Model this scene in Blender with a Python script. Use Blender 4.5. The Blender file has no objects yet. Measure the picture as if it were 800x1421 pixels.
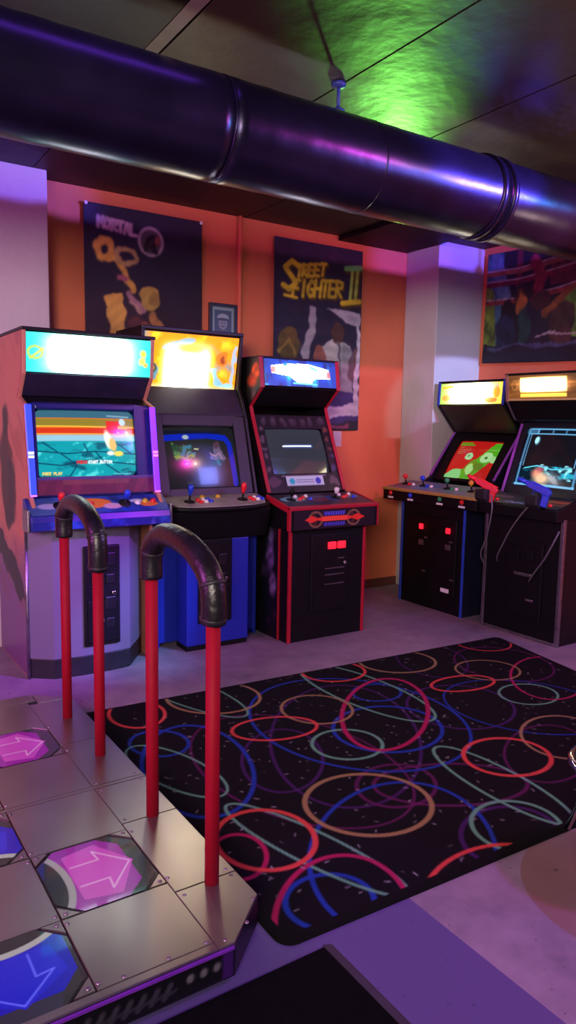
import bpy, bmesh, math, random
import numpy as np
from mathutils import Vector, Matrix
random.seed(4); RNG = np.random.default_rng(7)
SC = bpy.context.scene; COL = SC.collection
PI = math.pi

# ------------------------------------------------------------------ materials
def lin(c):
    c = np.asarray(c, float)
    return np.where(c <= 0.04045, c/12.92, ((np.maximum(c, 0)+0.055)/1.055)**2.4)
def hexc(h): return tuple(int(h[i:i+2], 16)/255 for i in (0, 2, 4))
MATS = {}
def mat(name, col, rough=.5, metal=0., var=.12, scale=12., bump=0., bscale=60., emit=None, estr=0., coat=0., spec=.5):
    """plain surface with procedural tone variation (and optional bump)"""
    if name in MATS: return MATS[name]
    m = bpy.data.materials.new(name); m.use_nodes = True
    nt = m.node_tree; b = nt.nodes['Principled BSDF']
    c = lin(hexc(col) if isinstance(col, str) else col)
    tc = nt.nodes.new('ShaderNodeTexCoord')
    nz = nt.nodes.new('ShaderNodeTexNoise'); nz.inputs['Scale'].default_value = scale; nz.inputs['Detail'].default_value = 5
    nt.links.new(tc.outputs['Object'], nz.inputs['Vector'])
    rp = nt.nodes.new('ShaderNodeValToRGB')
    rp.color_ramp.elements[0].position = .3; rp.color_ramp.elements[1].position = .7
    rp.color_ramp.elements[0].color = (*(c*(1-var)), 1); rp.color_ramp.elements[1].color = (*np.minimum(c*(1+var), 1), 1)
    nt.links.new(nz.outputs['Fac'], rp.inputs['Fac']); nt.links.new(rp.outputs['Color'], b.inputs['Base Color'])
    b.inputs['Roughness'].default_value = rough; b.inputs['Metallic'].default_value = metal
    b.inputs['Coat Weight'].default_value = coat; b.inputs['Specular IOR Level'].default_value = spec
    if bump:
        n2 = nt.nodes.new('ShaderNodeTexNoise'); n2.inputs['Scale'].default_value = bscale; n2.inputs['Detail'].default_value = 4
        nt.links.new(tc.outputs['Object'], n2.inputs['Vector'])
        bp = nt.nodes.new('ShaderNodeBump'); bp.inputs['Strength'].default_value = bump; bp.inputs['Distance'].default_value = .02
        nt.links.new(n2.outputs['Fac'], bp.inputs['Height']); nt.links.new(bp.outputs['Normal'], b.inputs['Normal'])
    if emit is not None:
        b.inputs['Emission Color'].default_value = (*lin(hexc(emit) if isinstance(emit, str) else emit), 1)
        b.inputs['Emission Strength'].default_value = estr
    MATS[name] = m; return m
def painted(name, rough=.6, estr=0., coat=0., diff=1., metal=0.):
    """surface printed with the panel's own colour attribute; estr > 0 for backlit prints and screens"""
    if name in MATS: return MATS[name]
    m = bpy.data.materials.new(name); m.use_nodes = True
    nt = m.node_tree; b = nt.nodes['Principled BSDF']
    a = nt.nodes.new('ShaderNodeVertexColor'); a.layer_name = 'Print'
    if diff != 1:
        mx = nt.nodes.new('ShaderNodeMix'); mx.data_type = 'RGBA'; mx.inputs[0].default_value = diff
        mx.inputs[6].default_value = (0, 0, 0, 1); nt.links.new(a.outputs['Color'], mx.inputs[7])
        nt.links.new(mx.outputs[2], b.inputs['Base Color'])
    else: nt.links.new(a.outputs['Color'], b.inputs['Base Color'])
    b.inputs['Roughness'].default_value = rough; b.inputs['Coat Weight'].default_value = coat; b.inputs['Metallic'].default_value = metal
    if estr:
        nt.links.new(a.outputs['Color'], b.inputs['Emission Color']); b.inputs['Emission Strength'].default_value = estr
    MATS[name] = m; return m

# ------------------------------------------------------------------ mesh building
class MB:
    def __init__(s): s.v = []; s.f = []; s.sm = []
    def add(s, vs, fs, smooth=False):
        o = len(s.v); s.v += [tuple(v) for v in vs]; s.f += [tuple(i+o for i in f) for f in fs]; s.sm += [smooth]*len(fs); return s
    def box(s, x0, x1, y0, y1, z0, z1):
        return s.add([(x0,y0,z0),(x1,y0,z0),(x1,y1,z0),(x0,y1,z0),(x0,y0,z1),(x1,y0,z1),(x1,y1,z1),(x0,y1,z1)],
                     [(0,3,2,1),(4,5,6,7),(0,1,5,4),(1,2,6,5),(2,3,7,6),(3,0,4,7)])
    def prism(s, poly, ax, a, b):
        """poly: 2-D outline; ax 'x': (y,z) outline extruded along x; 'y': (x,z); 'z': (x,y)"""
        def P(p, t): return (t, p[0], p[1]) if ax == 'x' else (p[0], t, p[1]) if ax == 'y' else (p[0], p[1], t)
        n = len(poly)
        vs = [P(p, a) for p in poly]+[P(p, b) for p in poly]
        return s.add(vs, [tuple(range(n))[::-1], tuple(range(n, 2*n))]+[(i, (i+1) % n, n+(i+1) % n, n+i) for i in range(n)])
    def slab(s, x0, x1, p, q, t):
        """board between sides, its face running p->q in the yz plane, t thick behind it"""
        d = Vector((q[0]-p[0], q[1]-p[1])).normalized(); n = Vector((d.y, -d.x))*t
        return s.prism([p, q, (q[0]+n.x, q[1]+n.y), (p[0]+n.x, p[1]+n.y)], 'x', x0, x1)
    def tube(s, path, r, n=12, closed=False):
        path = [Vector(p) for p in path]; m = len(path); rs = r if isinstance(r, (list, tuple)) else [r]*m
        vs = []; up = None
        for i, p in enumerate(path):
            if closed: t = path[(i+1) % m]-path[i-1]
            else: t = path[min(i+1, m-1)]-path[max(i-1, 0)]
            t.normalize()
            if up is None: up = t.orthogonal().normalized()
            up = (up-t*up.dot(t)).normalized(); w = t.cross(up)
            for k in range(n):
                a = 2*PI*k/n; vs.append(p+(up*math.cos(a)+w*math.sin(a))*rs[i])
        fs = []
        for i in range(m if closed else m-1):
            j = (i+1) % m
            fs += [(i*n+k, i*n+(k+1) % n, j*n+(k+1) % n, j*n+k) for k in range(n)]
        s.add(vs, fs, True)
        if not closed: s.add(vs[:n], [tuple(range(n))[::-1]]); s.add(vs[-n:], [tuple(range(n))])
        return s
    def lathe(s, prof, loc=(0,0,0), d=(0,0,1), n=16):
        """profile (r, h) spun about direction d at loc"""
        d = Vector(d).normalized(); u = d.orthogonal().normalized(); w = d.cross(u); L = Vector(loc); vs = []
        for r, h in prof:
            for k in range(n):
                a = 2*PI*k/n; vs.append(L+d*h+(u*math.cos(a)+w*math.sin(a))*r)
        m = len(prof); fs = [(i*n+k, i*n+(k+1) % n, (i+1)*n+(k+1) % n, (i+1)*n+k) for i in range(m-1) for k in range(n)]
        s.add(vs, fs, True); s.add(vs[:n], [tuple(range(n))[::-1]]); s.add(vs[-n:], [tuple(range(n))]); return s
    def build(s, name, m, parent=None, bevel=0., seg=2):
        me = bpy.data.meshes.new(name); me.from_pydata(s.v, [], s.f)
        me.polygons.foreach_set('use_smooth', s.sm); me.materials.append(m)
        bm = bmesh.new(); bm.from_mesh(me); bmesh.ops.remove_doubles(bm, verts=bm.verts, dist=1e-5)
        bmesh.ops.recalc_face_normals(bm, faces=bm.faces); bm.to_mesh(me); bm.free(); me.update()
        o = bpy.data.objects.new(name, me); COL.objects.link(o)
        if parent: o.parent = parent
        if bevel:
            b = o.modifiers.new('Bevel', 'BEVEL'); b.width = bevel; b.segments = seg; b.limit_method = 'ANGLE'; b.angle_limit = math.radians(40)
        return o
def empty(name, label, cat, loc=(0,0,0), rz=0, group=None):
    o = bpy.data.objects.new(name, None); o.empty_display_size = .1; COL.objects.link(o)
    o.location = loc; o.rotation_euler = (0, 0, rz); return tag(o, label, cat, group)
def tag(o, label, cat, group=None):
    o['label'] = label; o['category'] = cat
    if group: o['group'] = group
    return o
def struct(o): o['kind'] = 'structure'; return o

# ------------------------------------------------------------------ printed panels (colour per vertex of a fine grid)
class Art:
    """drawing surface: U to the right, V up, both in 'units' so that shapes keep their proportions"""
    def __init__(s, w, h, nu, nv, base=(0,0,0)):
        s.w, s.h, s.nu, s.nv = w, h, nu, nv
        s.X, s.Y = np.meshgrid(np.linspace(0, w, nu), np.linspace(0, h, nv))
        s.c = np.zeros((nv, nu, 3))+np.array(base); s.aa = w/nu
    def mix(s, m, col):
        m = np.clip(m, 0, 1)[..., None]; s.c = s.c*(1-m)+np.array(col)*m; return s
    def ell(s, cx, cy, rx, ry, col, ang=0, soft=None, op=1):
        a = math.radians(ang); dx, dy = s.X-cx, s.Y-cy
        x = dx*math.cos(a)+dy*math.sin(a); y = -dx*math.sin(a)+dy*math.cos(a)
        d = (np.sqrt((x/rx)**2+(y/ry)**2)-1)*min(rx, ry); k = soft or s.aa
        return s.mix(np.clip(.5-d/k, 0, 1)*op, col)
    def ring(s, cx, cy, rx, ry, w, col, ang=0, op=1):
        a = math.radians(ang); dx, dy = s.X-cx, s.Y-cy
        x = dx*math.cos(a)+dy*math.sin(a); y = -dx*math.sin(a)+dy*math.cos(a)
        q = np.sqrt((x/rx)**2+(y/ry)**2)+1e-9; g = np.sqrt((x/rx**2)**2+(y/ry**2)**2)/q+1e-9
        d = np.abs(q-1)/g
        return s.mix(np.clip(.5+(w-d)/s.aa, 0, 1)*op, col)
    def line(s, pts, w, col, soft=None, op=1):
        D = np.full(s.X.shape, 1e9)
        for (x0, y0), (x1, y1) in zip(pts[:-1], pts[1:]):
            vx, vy = x1-x0, y1-y0; L = vx*vx+vy*vy+1e-12
            t = np.clip(((s.X-x0)*vx+(s.Y-y0)*vy)/L, 0, 1)
            D = np.minimum(D, np.hypot(s.X-x0-t*vx, s.Y-y0-t*vy))
        return s.mix(np.clip(.5+(w-D)/(soft or s.aa), 0, 1)*op, col)
    def poly(s, pts, col, op=1):
        ins = np.zeros(s.X.shape, bool); n = len(pts)
        for i in range(n):
            (x0, y0), (x1, y1) = pts[i], pts[(i+1) % n]
            if y0 == y1: continue
            c = ((y0 > s.Y) != (y1 > s.Y)) & (s.X < (x1-x0)*(s.Y-y0)/(y1-y0)+x0); ins ^= c
        return s.mix(ins*op, col)
    def rect(s, x0, y0, x1, y1, col, op=1):
        k = s.aa
        m = np.clip(np.minimum(np.minimum(s.X-x0, x1-s.X), np.minimum(s.Y-y0, y1-s.Y))/k+.5, 0, 1)
        return s.mix(m*op, col)
    def noise(s, n, amt, seed=0, sx=1., sy=1.):
        r = np.random.default_rng(seed); f = np.zeros(s.X.shape)
        for i in range(n):
            a, b, p = r.normal(0, 1, 3); k = 2**(i % 4)
            f += np.sin(2*PI*(s.X*a*k*sx+s.Y*b*k*sy)/s.w+p*9)/k
        f = f/(np.abs(f).max()+1e-9); s.c = np.maximum(s.c*(1+amt*f[..., None]), 0); return s
    def field(s, n, seed, sx=1., sy=1.):
        r = np.random.default_rng(seed); f = np.zeros(s.X.shape)
        for i in range(n):
            a, b, p = r.normal(0, 1, 3); k = 2**(i % 4)
            f += np.sin(2*PI*(s.X*a*k*sx+s.Y*b*k*sy)/s.w+p*9)/k
        return f/(np.abs(f).max()+1e-9)
    def warp(s, amp, seed, k=1.5):
        a = s.field(8, seed, k, k); b = s.field(8, seed+50, k, k); s.X = s.X+amp*a; s.Y = s.Y+amp*b; return s
    def unwarp(s):
        s.X, s.Y = np.meshgrid(np.linspace(0, s.w, s.nu), np.linspace(0, s.h, s.nv)); return s
    def blur(s, n=1):
        for _ in range(n):
            p = np.pad(s.c, ((1,1),(1,1),(0,0)), mode='edge')
            s.c = (p[:-2,1:-1]+p[2:,1:-1]+p[1:-1,:-2]+p[1:-1,2:]+2*s.c)/6
        return s
    def text(s, t, x, y, h, col, w=None, adv=.75, slant=0., rise=0., grow=0., sq=.6, op=1):
        w = w or h*.1; cx = x; cy = y; hh = h
        for ch in t:
            for st in FONT.get(ch, []):
                s.line([(cx+(px*sq+py*slant)*hh, cy+py*hh) for px, py in st], w*(hh/h), col, op=op)
            cx += adv*hh; cy += rise*hh; hh *= 1+grow
        return s
FONT = {
 'A': [[(0,0),(.5,1),(1,0)],[(.2,.4),(.8,.4)]], 'B': [[(0,0),(0,1),(.8,.9),(.8,.6),(0,.5),(.95,.4),(.9,.05),(0,0)]],
 'C': [[(1,.85),(.5,1),(0,.6),(0,.35),(.5,0),(1,.15)]], 'E': [[(1,1),(0,1),(0,0),(1,0)],[(0,.5),(.8,.5)]],
 'F': [[(1,1),(0,1),(0,0)],[(0,.5),(.8,.5)]], 'G': [[(1,.85),(.5,1),(0,.6),(0,.3),(.5,0),(1,.1),(1,.45),(.6,.45)]],
 'H': [[(0,0),(0,1)],[(1,0),(1,1)],[(0,.5),(1,.5)]], 'I': [[(.5,0),(.5,1)]], 'K': [[(0,0),(0,1)],[(1,1),(0,.45),(1,0)]],
 'L': [[(0,1),(0,0),(1,0)]], 'M': [[(0,0),(.05,1),(.5,.4),(.95,1),(1,0)]], 'N': [[(0,0),(0,1),(1,0),(1,1)]],
 'O': [[(.5,1),(0,.65),(0,.3),(.5,0),(1,.3),(1,.65),(.5,1)]], 'P': [[(0,0),(0,1),(1,.9),(1,.55),(0,.45)]],
 'R': [[(0,0),(0,1),(1,.9),(1,.6),(0,.48),(1,0)]], 'S': [[(1,.85),(.5,1),(0,.75),(.5,.5),(1,.25),(.5,0),(0,.12)]],
 'T': [[(0,1),(1,1)],[(.5,1),(.5,0)]], 'U': [[(0,1),(0,.2),(.5,0),(1,.2),(1,1)]], 'Y': [[(0,1),(.5,.5),(1,1)],[(.5,.5),(.5,0)]]}
def panel(name, art, o, u, v, m, parent=None, shape=None, thick=0., smooth=True):
    """grid from corner o along u (right) and v (up), coloured by art; shape(U01,V01) -> offset along the normal; thick: a closed board"""
    nu, nv = art.nu, art.nv; o, u, v = (np.array(a, float) for a in (o, u, v))
    U, V = np.meshgrid(np.linspace(0, 1, nu), np.linspace(0, 1, nv))
    n = np.cross(u, v); n /= np.linalg.norm(n)
    P = o+U[..., None]*u+V[..., None]*v
    if shape is not None: P = P+shape(U, V)[..., None]*n
    col = lin(art.c).reshape(-1, 3)
    vs = P.reshape(-1, 3); idx = np.arange(nu*nv).reshape(nv, nu)
    F = np.stack([idx[:-1, :-1], idx[:-1, 1:], idx[1:, 1:], idx[1:, :-1]], -1).reshape(-1, 4)
    if thick:
        edge = np.concatenate([idx[0, :], idx[1:, -1], idx[-1, -2::-1], idx[-2:0:-1, 0]])
        k = len(vs); vs = np.concatenate([vs, vs-n*thick]); col = np.concatenate([col, col]); en = np.roll(edge, -1)
        F = np.concatenate([F, F[:, ::-1]+k, np.stack([edge, edge+k, en+k, en], -1)])
    me = bpy.data.meshes.new(name); polys = F.tolist()
    me.from_pydata(vs.tolist(), [], polys)
    at = me.color_attributes.new('Print', 'FLOAT_COLOR', 'POINT')
    at.data.foreach_set('color', np.concatenate([col, np.ones((len(col), 1))], 1).astype('f').ravel())
    me.materials.append(m)
    if smooth: me.polygons.foreach_set('use_smooth', [True]*len(me.polygons))
    me.update(); ob = bpy.data.objects.new(name, me); COL.objects.link(ob)
    if parent: ob.parent = parent
    return ob
def facing(x0, x1, p, q, off=.004):
    """corner/u/v for a panel on a slanted board of a cabinet: p lower, q upper (y,z), lifted towards the player"""
    d = Vector((q[0]-p[0], q[1]-p[1])).normalized(); n = Vector((-d.y, d.x))*off
    return (x0, p[0]+n.x, p[1]+n.y), (x1-x0, 0, 0), (0, q[0]-p[0], q[1]-p[1])

# ------------------------------------------------------------------ shared materials
black = mat('black laminate', '0b0a0e', .45, var=.25, spec=.35)
blackm = mat('black painted wood', '060609', .55, var=.3, spec=.25)
steel = mat('worn steel', '8d8b90', .35, .9, var=.2, scale=30)
chrome = mat('chrome', 'd8d8dc', .12, 1., var=.05)
redm = mat('red trim', '9c1226', .4, var=.1)
redp = mat('red plastic', 'd01c24', .35, var=.08)
bluep = mat('blue plastic', '1c3ecb', .35, var=.08)
whitep = mat('white plastic', 'd9d6d6', .4, var=.06)
yellowp = mat('yellow plastic', 'd3a52c', .4, var=.08)
greenp = mat('green plastic', '2c8a55', .4, var=.08)
rubber = mat('black rubber', '17161b', .55, var=.3, bump=.15, bscale=90)

# ------------------------------------------------------------------ the room
YB, XR, ZC = 4.6, 4.63, 2.735
def floor_mat():
    m = bpy.data.materials.new('stained concrete'); m.use_nodes = True; nt = m.node_tree; b = nt.nodes['Principled BSDF']; N = nt.nodes.new; Lk = nt.links.new
    tc = N('ShaderNodeTexCoord')
    def noise(sc, det=6, rough=.6):
        n = N('ShaderNodeTexNoise'); n.inputs['Scale'].default_value = sc; n.inputs['Detail'].default_value = det; n.inputs['Roughness'].default_value = rough
        Lk(tc.outputs['Object'], n.inputs['Vector']); return n
    n1, n2 = noise(1.7), noise(9)
    r = N('ShaderNodeValToRGB'); e = r.color_ramp.elements
    e[0].position = .33; e[0].color = (*lin(hexc('6a6070')), 1); e[1].position = .68; e[1].color = (*lin(hexc('9a8c98')), 1)
    mixf = N('ShaderNodeMix'); mixf.inputs[0].default_value = .4; Lk(n1.outputs['Fac'], mixf.inputs[2]); Lk(n2.outputs['Fac'], mixf.inputs[3]); Lk(mixf.outputs[0], r.inputs['Fac'])
    # purple stripe beside the rug and a round worn brown patch
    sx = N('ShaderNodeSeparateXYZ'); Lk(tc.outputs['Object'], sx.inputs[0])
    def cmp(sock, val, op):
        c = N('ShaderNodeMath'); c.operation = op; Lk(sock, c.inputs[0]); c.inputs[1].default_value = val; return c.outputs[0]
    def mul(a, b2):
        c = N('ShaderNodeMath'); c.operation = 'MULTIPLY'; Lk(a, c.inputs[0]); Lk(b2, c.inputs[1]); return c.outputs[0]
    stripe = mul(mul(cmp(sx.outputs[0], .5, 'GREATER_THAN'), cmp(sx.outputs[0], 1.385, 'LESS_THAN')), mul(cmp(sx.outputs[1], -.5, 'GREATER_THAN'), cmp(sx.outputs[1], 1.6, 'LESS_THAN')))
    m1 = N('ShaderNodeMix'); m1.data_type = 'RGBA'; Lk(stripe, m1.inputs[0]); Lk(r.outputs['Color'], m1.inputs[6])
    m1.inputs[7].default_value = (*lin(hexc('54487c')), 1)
    n3 = noise(5); dst = N('ShaderNodeVectorMath'); dst.operation = 'DISTANCE'; dst.inputs[1].default_value = (1.98, 1.10, 0); Lk(tc.outputs['Object'], dst.inputs[0])
    patch = cmp(dst.outputs['Value'], .33, 'LESS_THAN')
    pm = N('ShaderNodeMath'); pm.operation = 'MULTIPLY'; Lk(patch, pm.inputs[0]); pm.inputs[1].default_value = .75
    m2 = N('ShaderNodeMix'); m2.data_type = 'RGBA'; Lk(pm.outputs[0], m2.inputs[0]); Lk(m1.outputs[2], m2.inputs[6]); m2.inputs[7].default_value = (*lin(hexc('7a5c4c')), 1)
    # dark specks of dirt
    sp = noise(26, 3); sr = N('ShaderNodeValToRGB'); sr.color_ramp.elements[0].position = .27; sr.color_ramp.elements[0].color = (.35,.35,.35,1); sr.color_ramp.elements[1].position = .34; sr.color_ramp.elements[1].color = (1,1,1,1)
    Lk(sp.outputs['Fac'], sr.inputs['Fac']); m3 = N('ShaderNodeMix'); m3.data_type = 'RGBA'; m3.blend_type = 'MULTIPLY'; m3.inputs[0].default_value = 1; Lk(m2.outputs[2], m3.inputs[6]); Lk(sr.outputs['Color'], m3.inputs[7])
    Lk(m3.outputs[2], b.inputs['Base Color']); b.inputs['Roughness'].default_value = .55
    bp = N('ShaderNodeBump'); bp.inputs['Strength'].default_value = .15; Lk(n2.outputs['Fac'], bp.inputs['Height']); Lk(bp.outputs['Normal'], b.inputs['Normal'])
    return m
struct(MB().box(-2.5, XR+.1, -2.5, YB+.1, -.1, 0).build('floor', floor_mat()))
orange = mat('orange wall paint', 'cf6c46', .75, var=.07, scale=2.5, bump=.08, bscale=40)
wb = struct(MB().box(-2.5, XR, YB, YB+.1, 0, ZC).build('wall_back', orange))
struct(MB().box(XR, XR+.1, -2.5, YB+.1, 0, ZC).build('wall_right', orange))
plaster = mat('pale plaster', 'b9b2ae', .8, var=.06, scale=3, bump=.15, bscale=25)
struct(MB().box(4.13, XR, 4.235, YB, 0, ZC).build('pillar_right', plaster, bevel=.006))
struct(MB().box(.2, 1.235, 4.42, YB, 0, ZC).build('pillar_left', plaster, bevel=.006))
def ceil_mat(name, col, rough):
    m = mat(name, col, rough, var=.18, scale=2.2, bump=.5, bscale=5); return m
tan = ceil_mat('tan ceiling board', '3c3327', .45); dark = ceil_mat('black ceiling board', '070606', .5)
cl = MB()
def ceiling_board(x0, x1, y0, y1, m, nm='ceiling'):
    return struct(MB().box(x0, x1, y0, y1, ZC, ZC+.08).build(nm, m))
ceiling_board(-2.5, 1.155, -2.5, 4.7, dark)
ceiling_board(1.16, 1.212, -2.5, 3.3, mat('pale batten', '8c8672', .5), 'ceiling')
ceiling_board(1.222, 1.935, -2.5, 3.3, tan)
ceiling_board(1.945, 2.64, -2.5, 3.3, tan)
ceiling_board(2.65, 4.73, -2.5, 3.3, tan)
ceiling_board(1.16, 2.62, 3.3, 4.7, mat('brown ceiling board', '3a2a22', .6, var=.15)); ceiling_board(2.63, 4.73, 3.3, 4.7, MATS['brown ceiling board'])
struct(MB().box(.2, 4.73, -2.5, 4.7, ZC+.08, ZC+.1).build('ceiling', dark))
struct(MB().box(3.44, 4.12, 3.95, YB, ZC-.035, ZC).build('trim_1', blackm, bevel=.004))       # dark boxed-in strip over the corner
# wall conduit
t = MB().tube([(2.585, YB-.018, z) for z in (0, .9, 1.8, 2.6, ZC)], .016)
for z in (.6, 1.6, 2.45): t.box(2.555, 2.615, YB-.012, YB, z-.012, z+.012)
struct(t.build('trim_2', orange))
struct(MB().box(1.235, 4.13, YB-.012, YB, 0, .07).build('baseboard_back', mat('dark baseboard', '5a3028', .6), bevel=.003))

# ------------------------------------------------------------------ ceiling duct
DY, DZ, DR = 2.6, 2.43, .184
duct = empty('ventilation_duct', 'big round glossy dark metal duct hanging across the room under the ceiling', 'duct', (0, DY, DZ))
ductm = mat('dark duct metal', '2a2440', .28, .75, var=.35, scale=3.5, bump=.12, bscale=6)
def duct_section(x0, x1, r):
    b = MB(); n = 64; xs = []; x = x0
    prof = []
    step = .05
    k = int(round((x1-x0)/step))
    for i in range(k+1):
        prof.append((r+.0015*math.sin(i*2.1)*random.random(), x0+i*step))
    b.lathe(prof, (0,0,0), (1,0,0), n); return b
for x0, x1 in ((-2.4, -.4), (-.4, 1.35), (1.35, 2.78), (2.78, 4.62)):
    duct_section(x0, x1, DR).build('duct_section', ductm, duct)
def bead(x, r, w): return MB().lathe([(DR-.002, -w), (r, -w*.7), (r, w*.7), (DR-.002, w)], (x,0,0), (1,0,0), 64)
for x in (-.4, .3, 1.35, 2.05): bead(x, DR+.0015, .006).build('joint_band', ductm, duct)
for x in (2.76, 2.83): bead(x, DR+.010, .018).build('joint_band', ductm, duct)
for x in (1.925, -.9, 4.2):
    h = MB().lathe([(.028, 0), (.028, .02), (.012, .03), (.007, .035)], (x,0,DR-.004)); h.tube([(x,0,DR+.02), (x,0,ZC-DZ)], .007); h.lathe([(.03,0),(.03,.012),(.01,.02)], (x,0,ZC-DZ), (0,0,-1))
    h.build('hanger', mat('blue hanger', '2f3a8c', .5), duct)

# ------------------------------------------------------------------ wall pictures
def cloth(seed, amp):
    r = np.random.default_rng(seed); p = r.uniform(0, 6, 6)
    def f(U, V): return amp*(.5+.5*np.sin(7*U+p[0]+1.5*V))*(1-.6*V)+amp*.5*np.sin(15*U+p[1]+3*V)*(1-V)+amp
    return f
bann = painted('printed banner cloth', .75)
# 1 - dark banner with yellow looping rope
A = Art(.8, 1.2, 150, 220, (.12,.085,.14))
A.mix(np.clip((A.Y-.55)/.6, 0, 1)*.5, (.13,.10,.26)); A.mix(np.clip((.75-A.Y)/.5, 0, 1)*.7, (.24,.07,.12))
A.text('MORTAL', .09, 1.065, .062, (.72,.62,.66), .012, adv=.68, rise=-.07, sq=.55)
A.ell(.435, 1.02, .085, .088, (.30,.27,.30)); A.ring(.435, 1.02, .08, .084, .010, (.62,.58,.58)); A.line([(.40,.97),(.42,1.03),(.45,1.05),(.48,1.02),(.44,.99),(.47,.96)], .016, (.12,.08,.12)); A.ell(.48,1.03,.02,.03,(.50,.25,.25))
A.warp(.022, 3, 2.5)
yel = (.80,.62,.26); yd = (.55,.38,.16)
rope = [(.31,.70),(.27,.78),(.22,.88)]+[(.135+.052*math.cos(a), .935+.05*math.sin(a)) for a in np.linspace(-.6, 5.6, 16)]
A.line(rope, .024, yel, soft=.012); A.line([(.275+.068*math.cos(a), .905+.04*math.sin(a)) for a in np.linspace(2.9, -3.0, 16)], .013, (.66,.56,.34), soft=.01)
A.poly([(.13,.66),(.23,.68),(.27,.55),(.26,.40),(.17,.40),(.15,.52)], yel, .9); A.ell(.17,.39,.07,.03,(.66,.33,.22),-15); A.poly([(.17,.33),(.26,.35),(.31,.18),(.24,.15)], (.60,.32,.20))
A.ell(.42,.66,.075,.08,(.66,.55,.24),-20); A.ell(.45,.66,.04,.05,(.55,.44,.20)); A.line([(.21,.78),(.27,.77)], .018,(.62,.34,.38)); A.line([(.27,.68),(.33,.61),(.38,.58)], .018,(.58,.42,.44)); A.line([(.29,.62),(.36,.56)], .012,(.62,.48,.42))
A.line([(.44,.55),(.52,.46),(.60,.34)], .032, (.62,.43,.22), soft=.01); A.line([(.58,.38),(.66,.28)], .018,(.40,.26,.34)); A.ell(.40,.42,.07,.1,(.48,.24,.17),30); A.ell(.47,.33,.10,.08,(.55,.28,.17),-30); A.line([(.33,.50),(.40,.30),(.44,.12)], .04,(.30,.14,.14),soft=.02)
A.unwarp().blur(2); A.noise(10, .18, 3, 4, 4)
b1 = empty('banner', 'dark purple cloth banner with a yellow looping rope design, left of the framed portrait', 'banner', (1.493, YB, 1.45), 0, 'cloth banners on the orange walls')
panel('cloth', A, (0, -.012, 0), (.80, 0, 0), (0, 0, 1.2), bann, b1, cloth(1, .008), .002)
for x in (.012, .788): MB().lathe([(.012,0),(.012,.004),(.006,.008)], (x, -.03, 1.19), (0,-1,0), 12).build('grommet', whitep, b1)
# 2 - fighter banner with brushed yellow title
A = Art(.80, 1.36, 160, 260, (.13,.10,.21))
A.mix(np.clip((A.field(8, 5, 2, 2)-.2)*2, 0, 1)*.5, (.22,.14,.24))
gy = (.80,.70,.16); gd = (.30,.22,.05)
for dx, cc, ww in ((.010, gd, .030), (0, gy, .020)):
    A.text('S', .075+dx, 1.01-dx, .20, cc, ww, sq=.55, slant=.12)
    A.text('TREET', .19+dx, 1.105-dx, .085, cc, ww*.62, adv=.62, sq=.5, slant=.15, rise=.10)
    A.text('FIGHTER', .16+dx, .965-dx, .115, cc, ww*.66, adv=.56, sq=.44, slant=.12, rise=.05)
    A.line([(.09,.965),(.2,.955)], ww*.5, cc)
    for xx in (.685, .735): A.line([(xx+dx,.975-dx),(xx+.02+dx,1.21-dx)], ww*.75, (.62,.72,.28) if cc is gy else cc)
    A.line([(.64+dx,1.215-dx),(.79+dx,1.235-dx)], ww, (.45,.78,.42) if cc is gy else cc); A.line([(.61+dx,.955-dx),(.78+dx,.985-dx)], ww, cc)
A.warp(.02, 13, 2.5)
A.poly([(.46,.92),(.80,.88),(.80,.80),(.66,.82)], (.66,.62,.66)); A.line([(.34,.88),(.345,.74),(.29,.60),(.28,.36)], .035, (.58,.55,.58), soft=.012)
A.ell(.14,.62,.10,.13,(.34,.27,.12)); A.ell(.16,.68,.05,.06,(.40,.30,.14)); A.line([(.06,.56),(.14,.66),(.2,.55)], .012,(.52,.42,.18)); A.ell(.13,.4,.11,.12,(.24,.19,.14)); A.ell(.17,.44,.05,.05,(.36,.28,.16))
A.poly([(.42,.62),(.56,.70),(.70,.64),(.74,.30),(.42,.26)], (.66,.64,.62)); A.ell(.58,.73,.06,.08,(.28,.17,.15)); A.ell(.42,.52,.055,.12,(.56,.33,.28),12); A.ell(.74,.50,.055,.13,(.40,.25,.26),-8); A.line([(.59,.66),(.60,.34)], .012,(.34,.33,.36)); A.poly([(.62,.66),(.74,.6),(.74,.3),(.6,.3)], (.30,.30,.38), .35)
A.rect(0, 0, .80, .30, (.20,.15,.36)); A.poly([(.30,.06),(.80,.12),(.80,.8),(.77,.8),(.74,.2),(.40,.17)], (.70,.66,.70)); A.rect(0,0,.80,.055,(.12,.10,.16)); A.line([(.4,.03),(.7,.04)], .008,(.5,.2,.3))
A.unwarp().blur(2); A.noise(8, .18, 9, 4, 4)
b2 = empty('banner', 'tall banner with yellow brushed fighting title, hung above the red-edged arcade cabinet', 'banner', (2.862, YB, 1.288), 0, 'cloth banners on the orange walls')
panel('cloth', A, (0, -.012, 0), (.80, 0, 0), (0, 0, 1.358), bann, b2, cloth(2, .008), .002)
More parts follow.
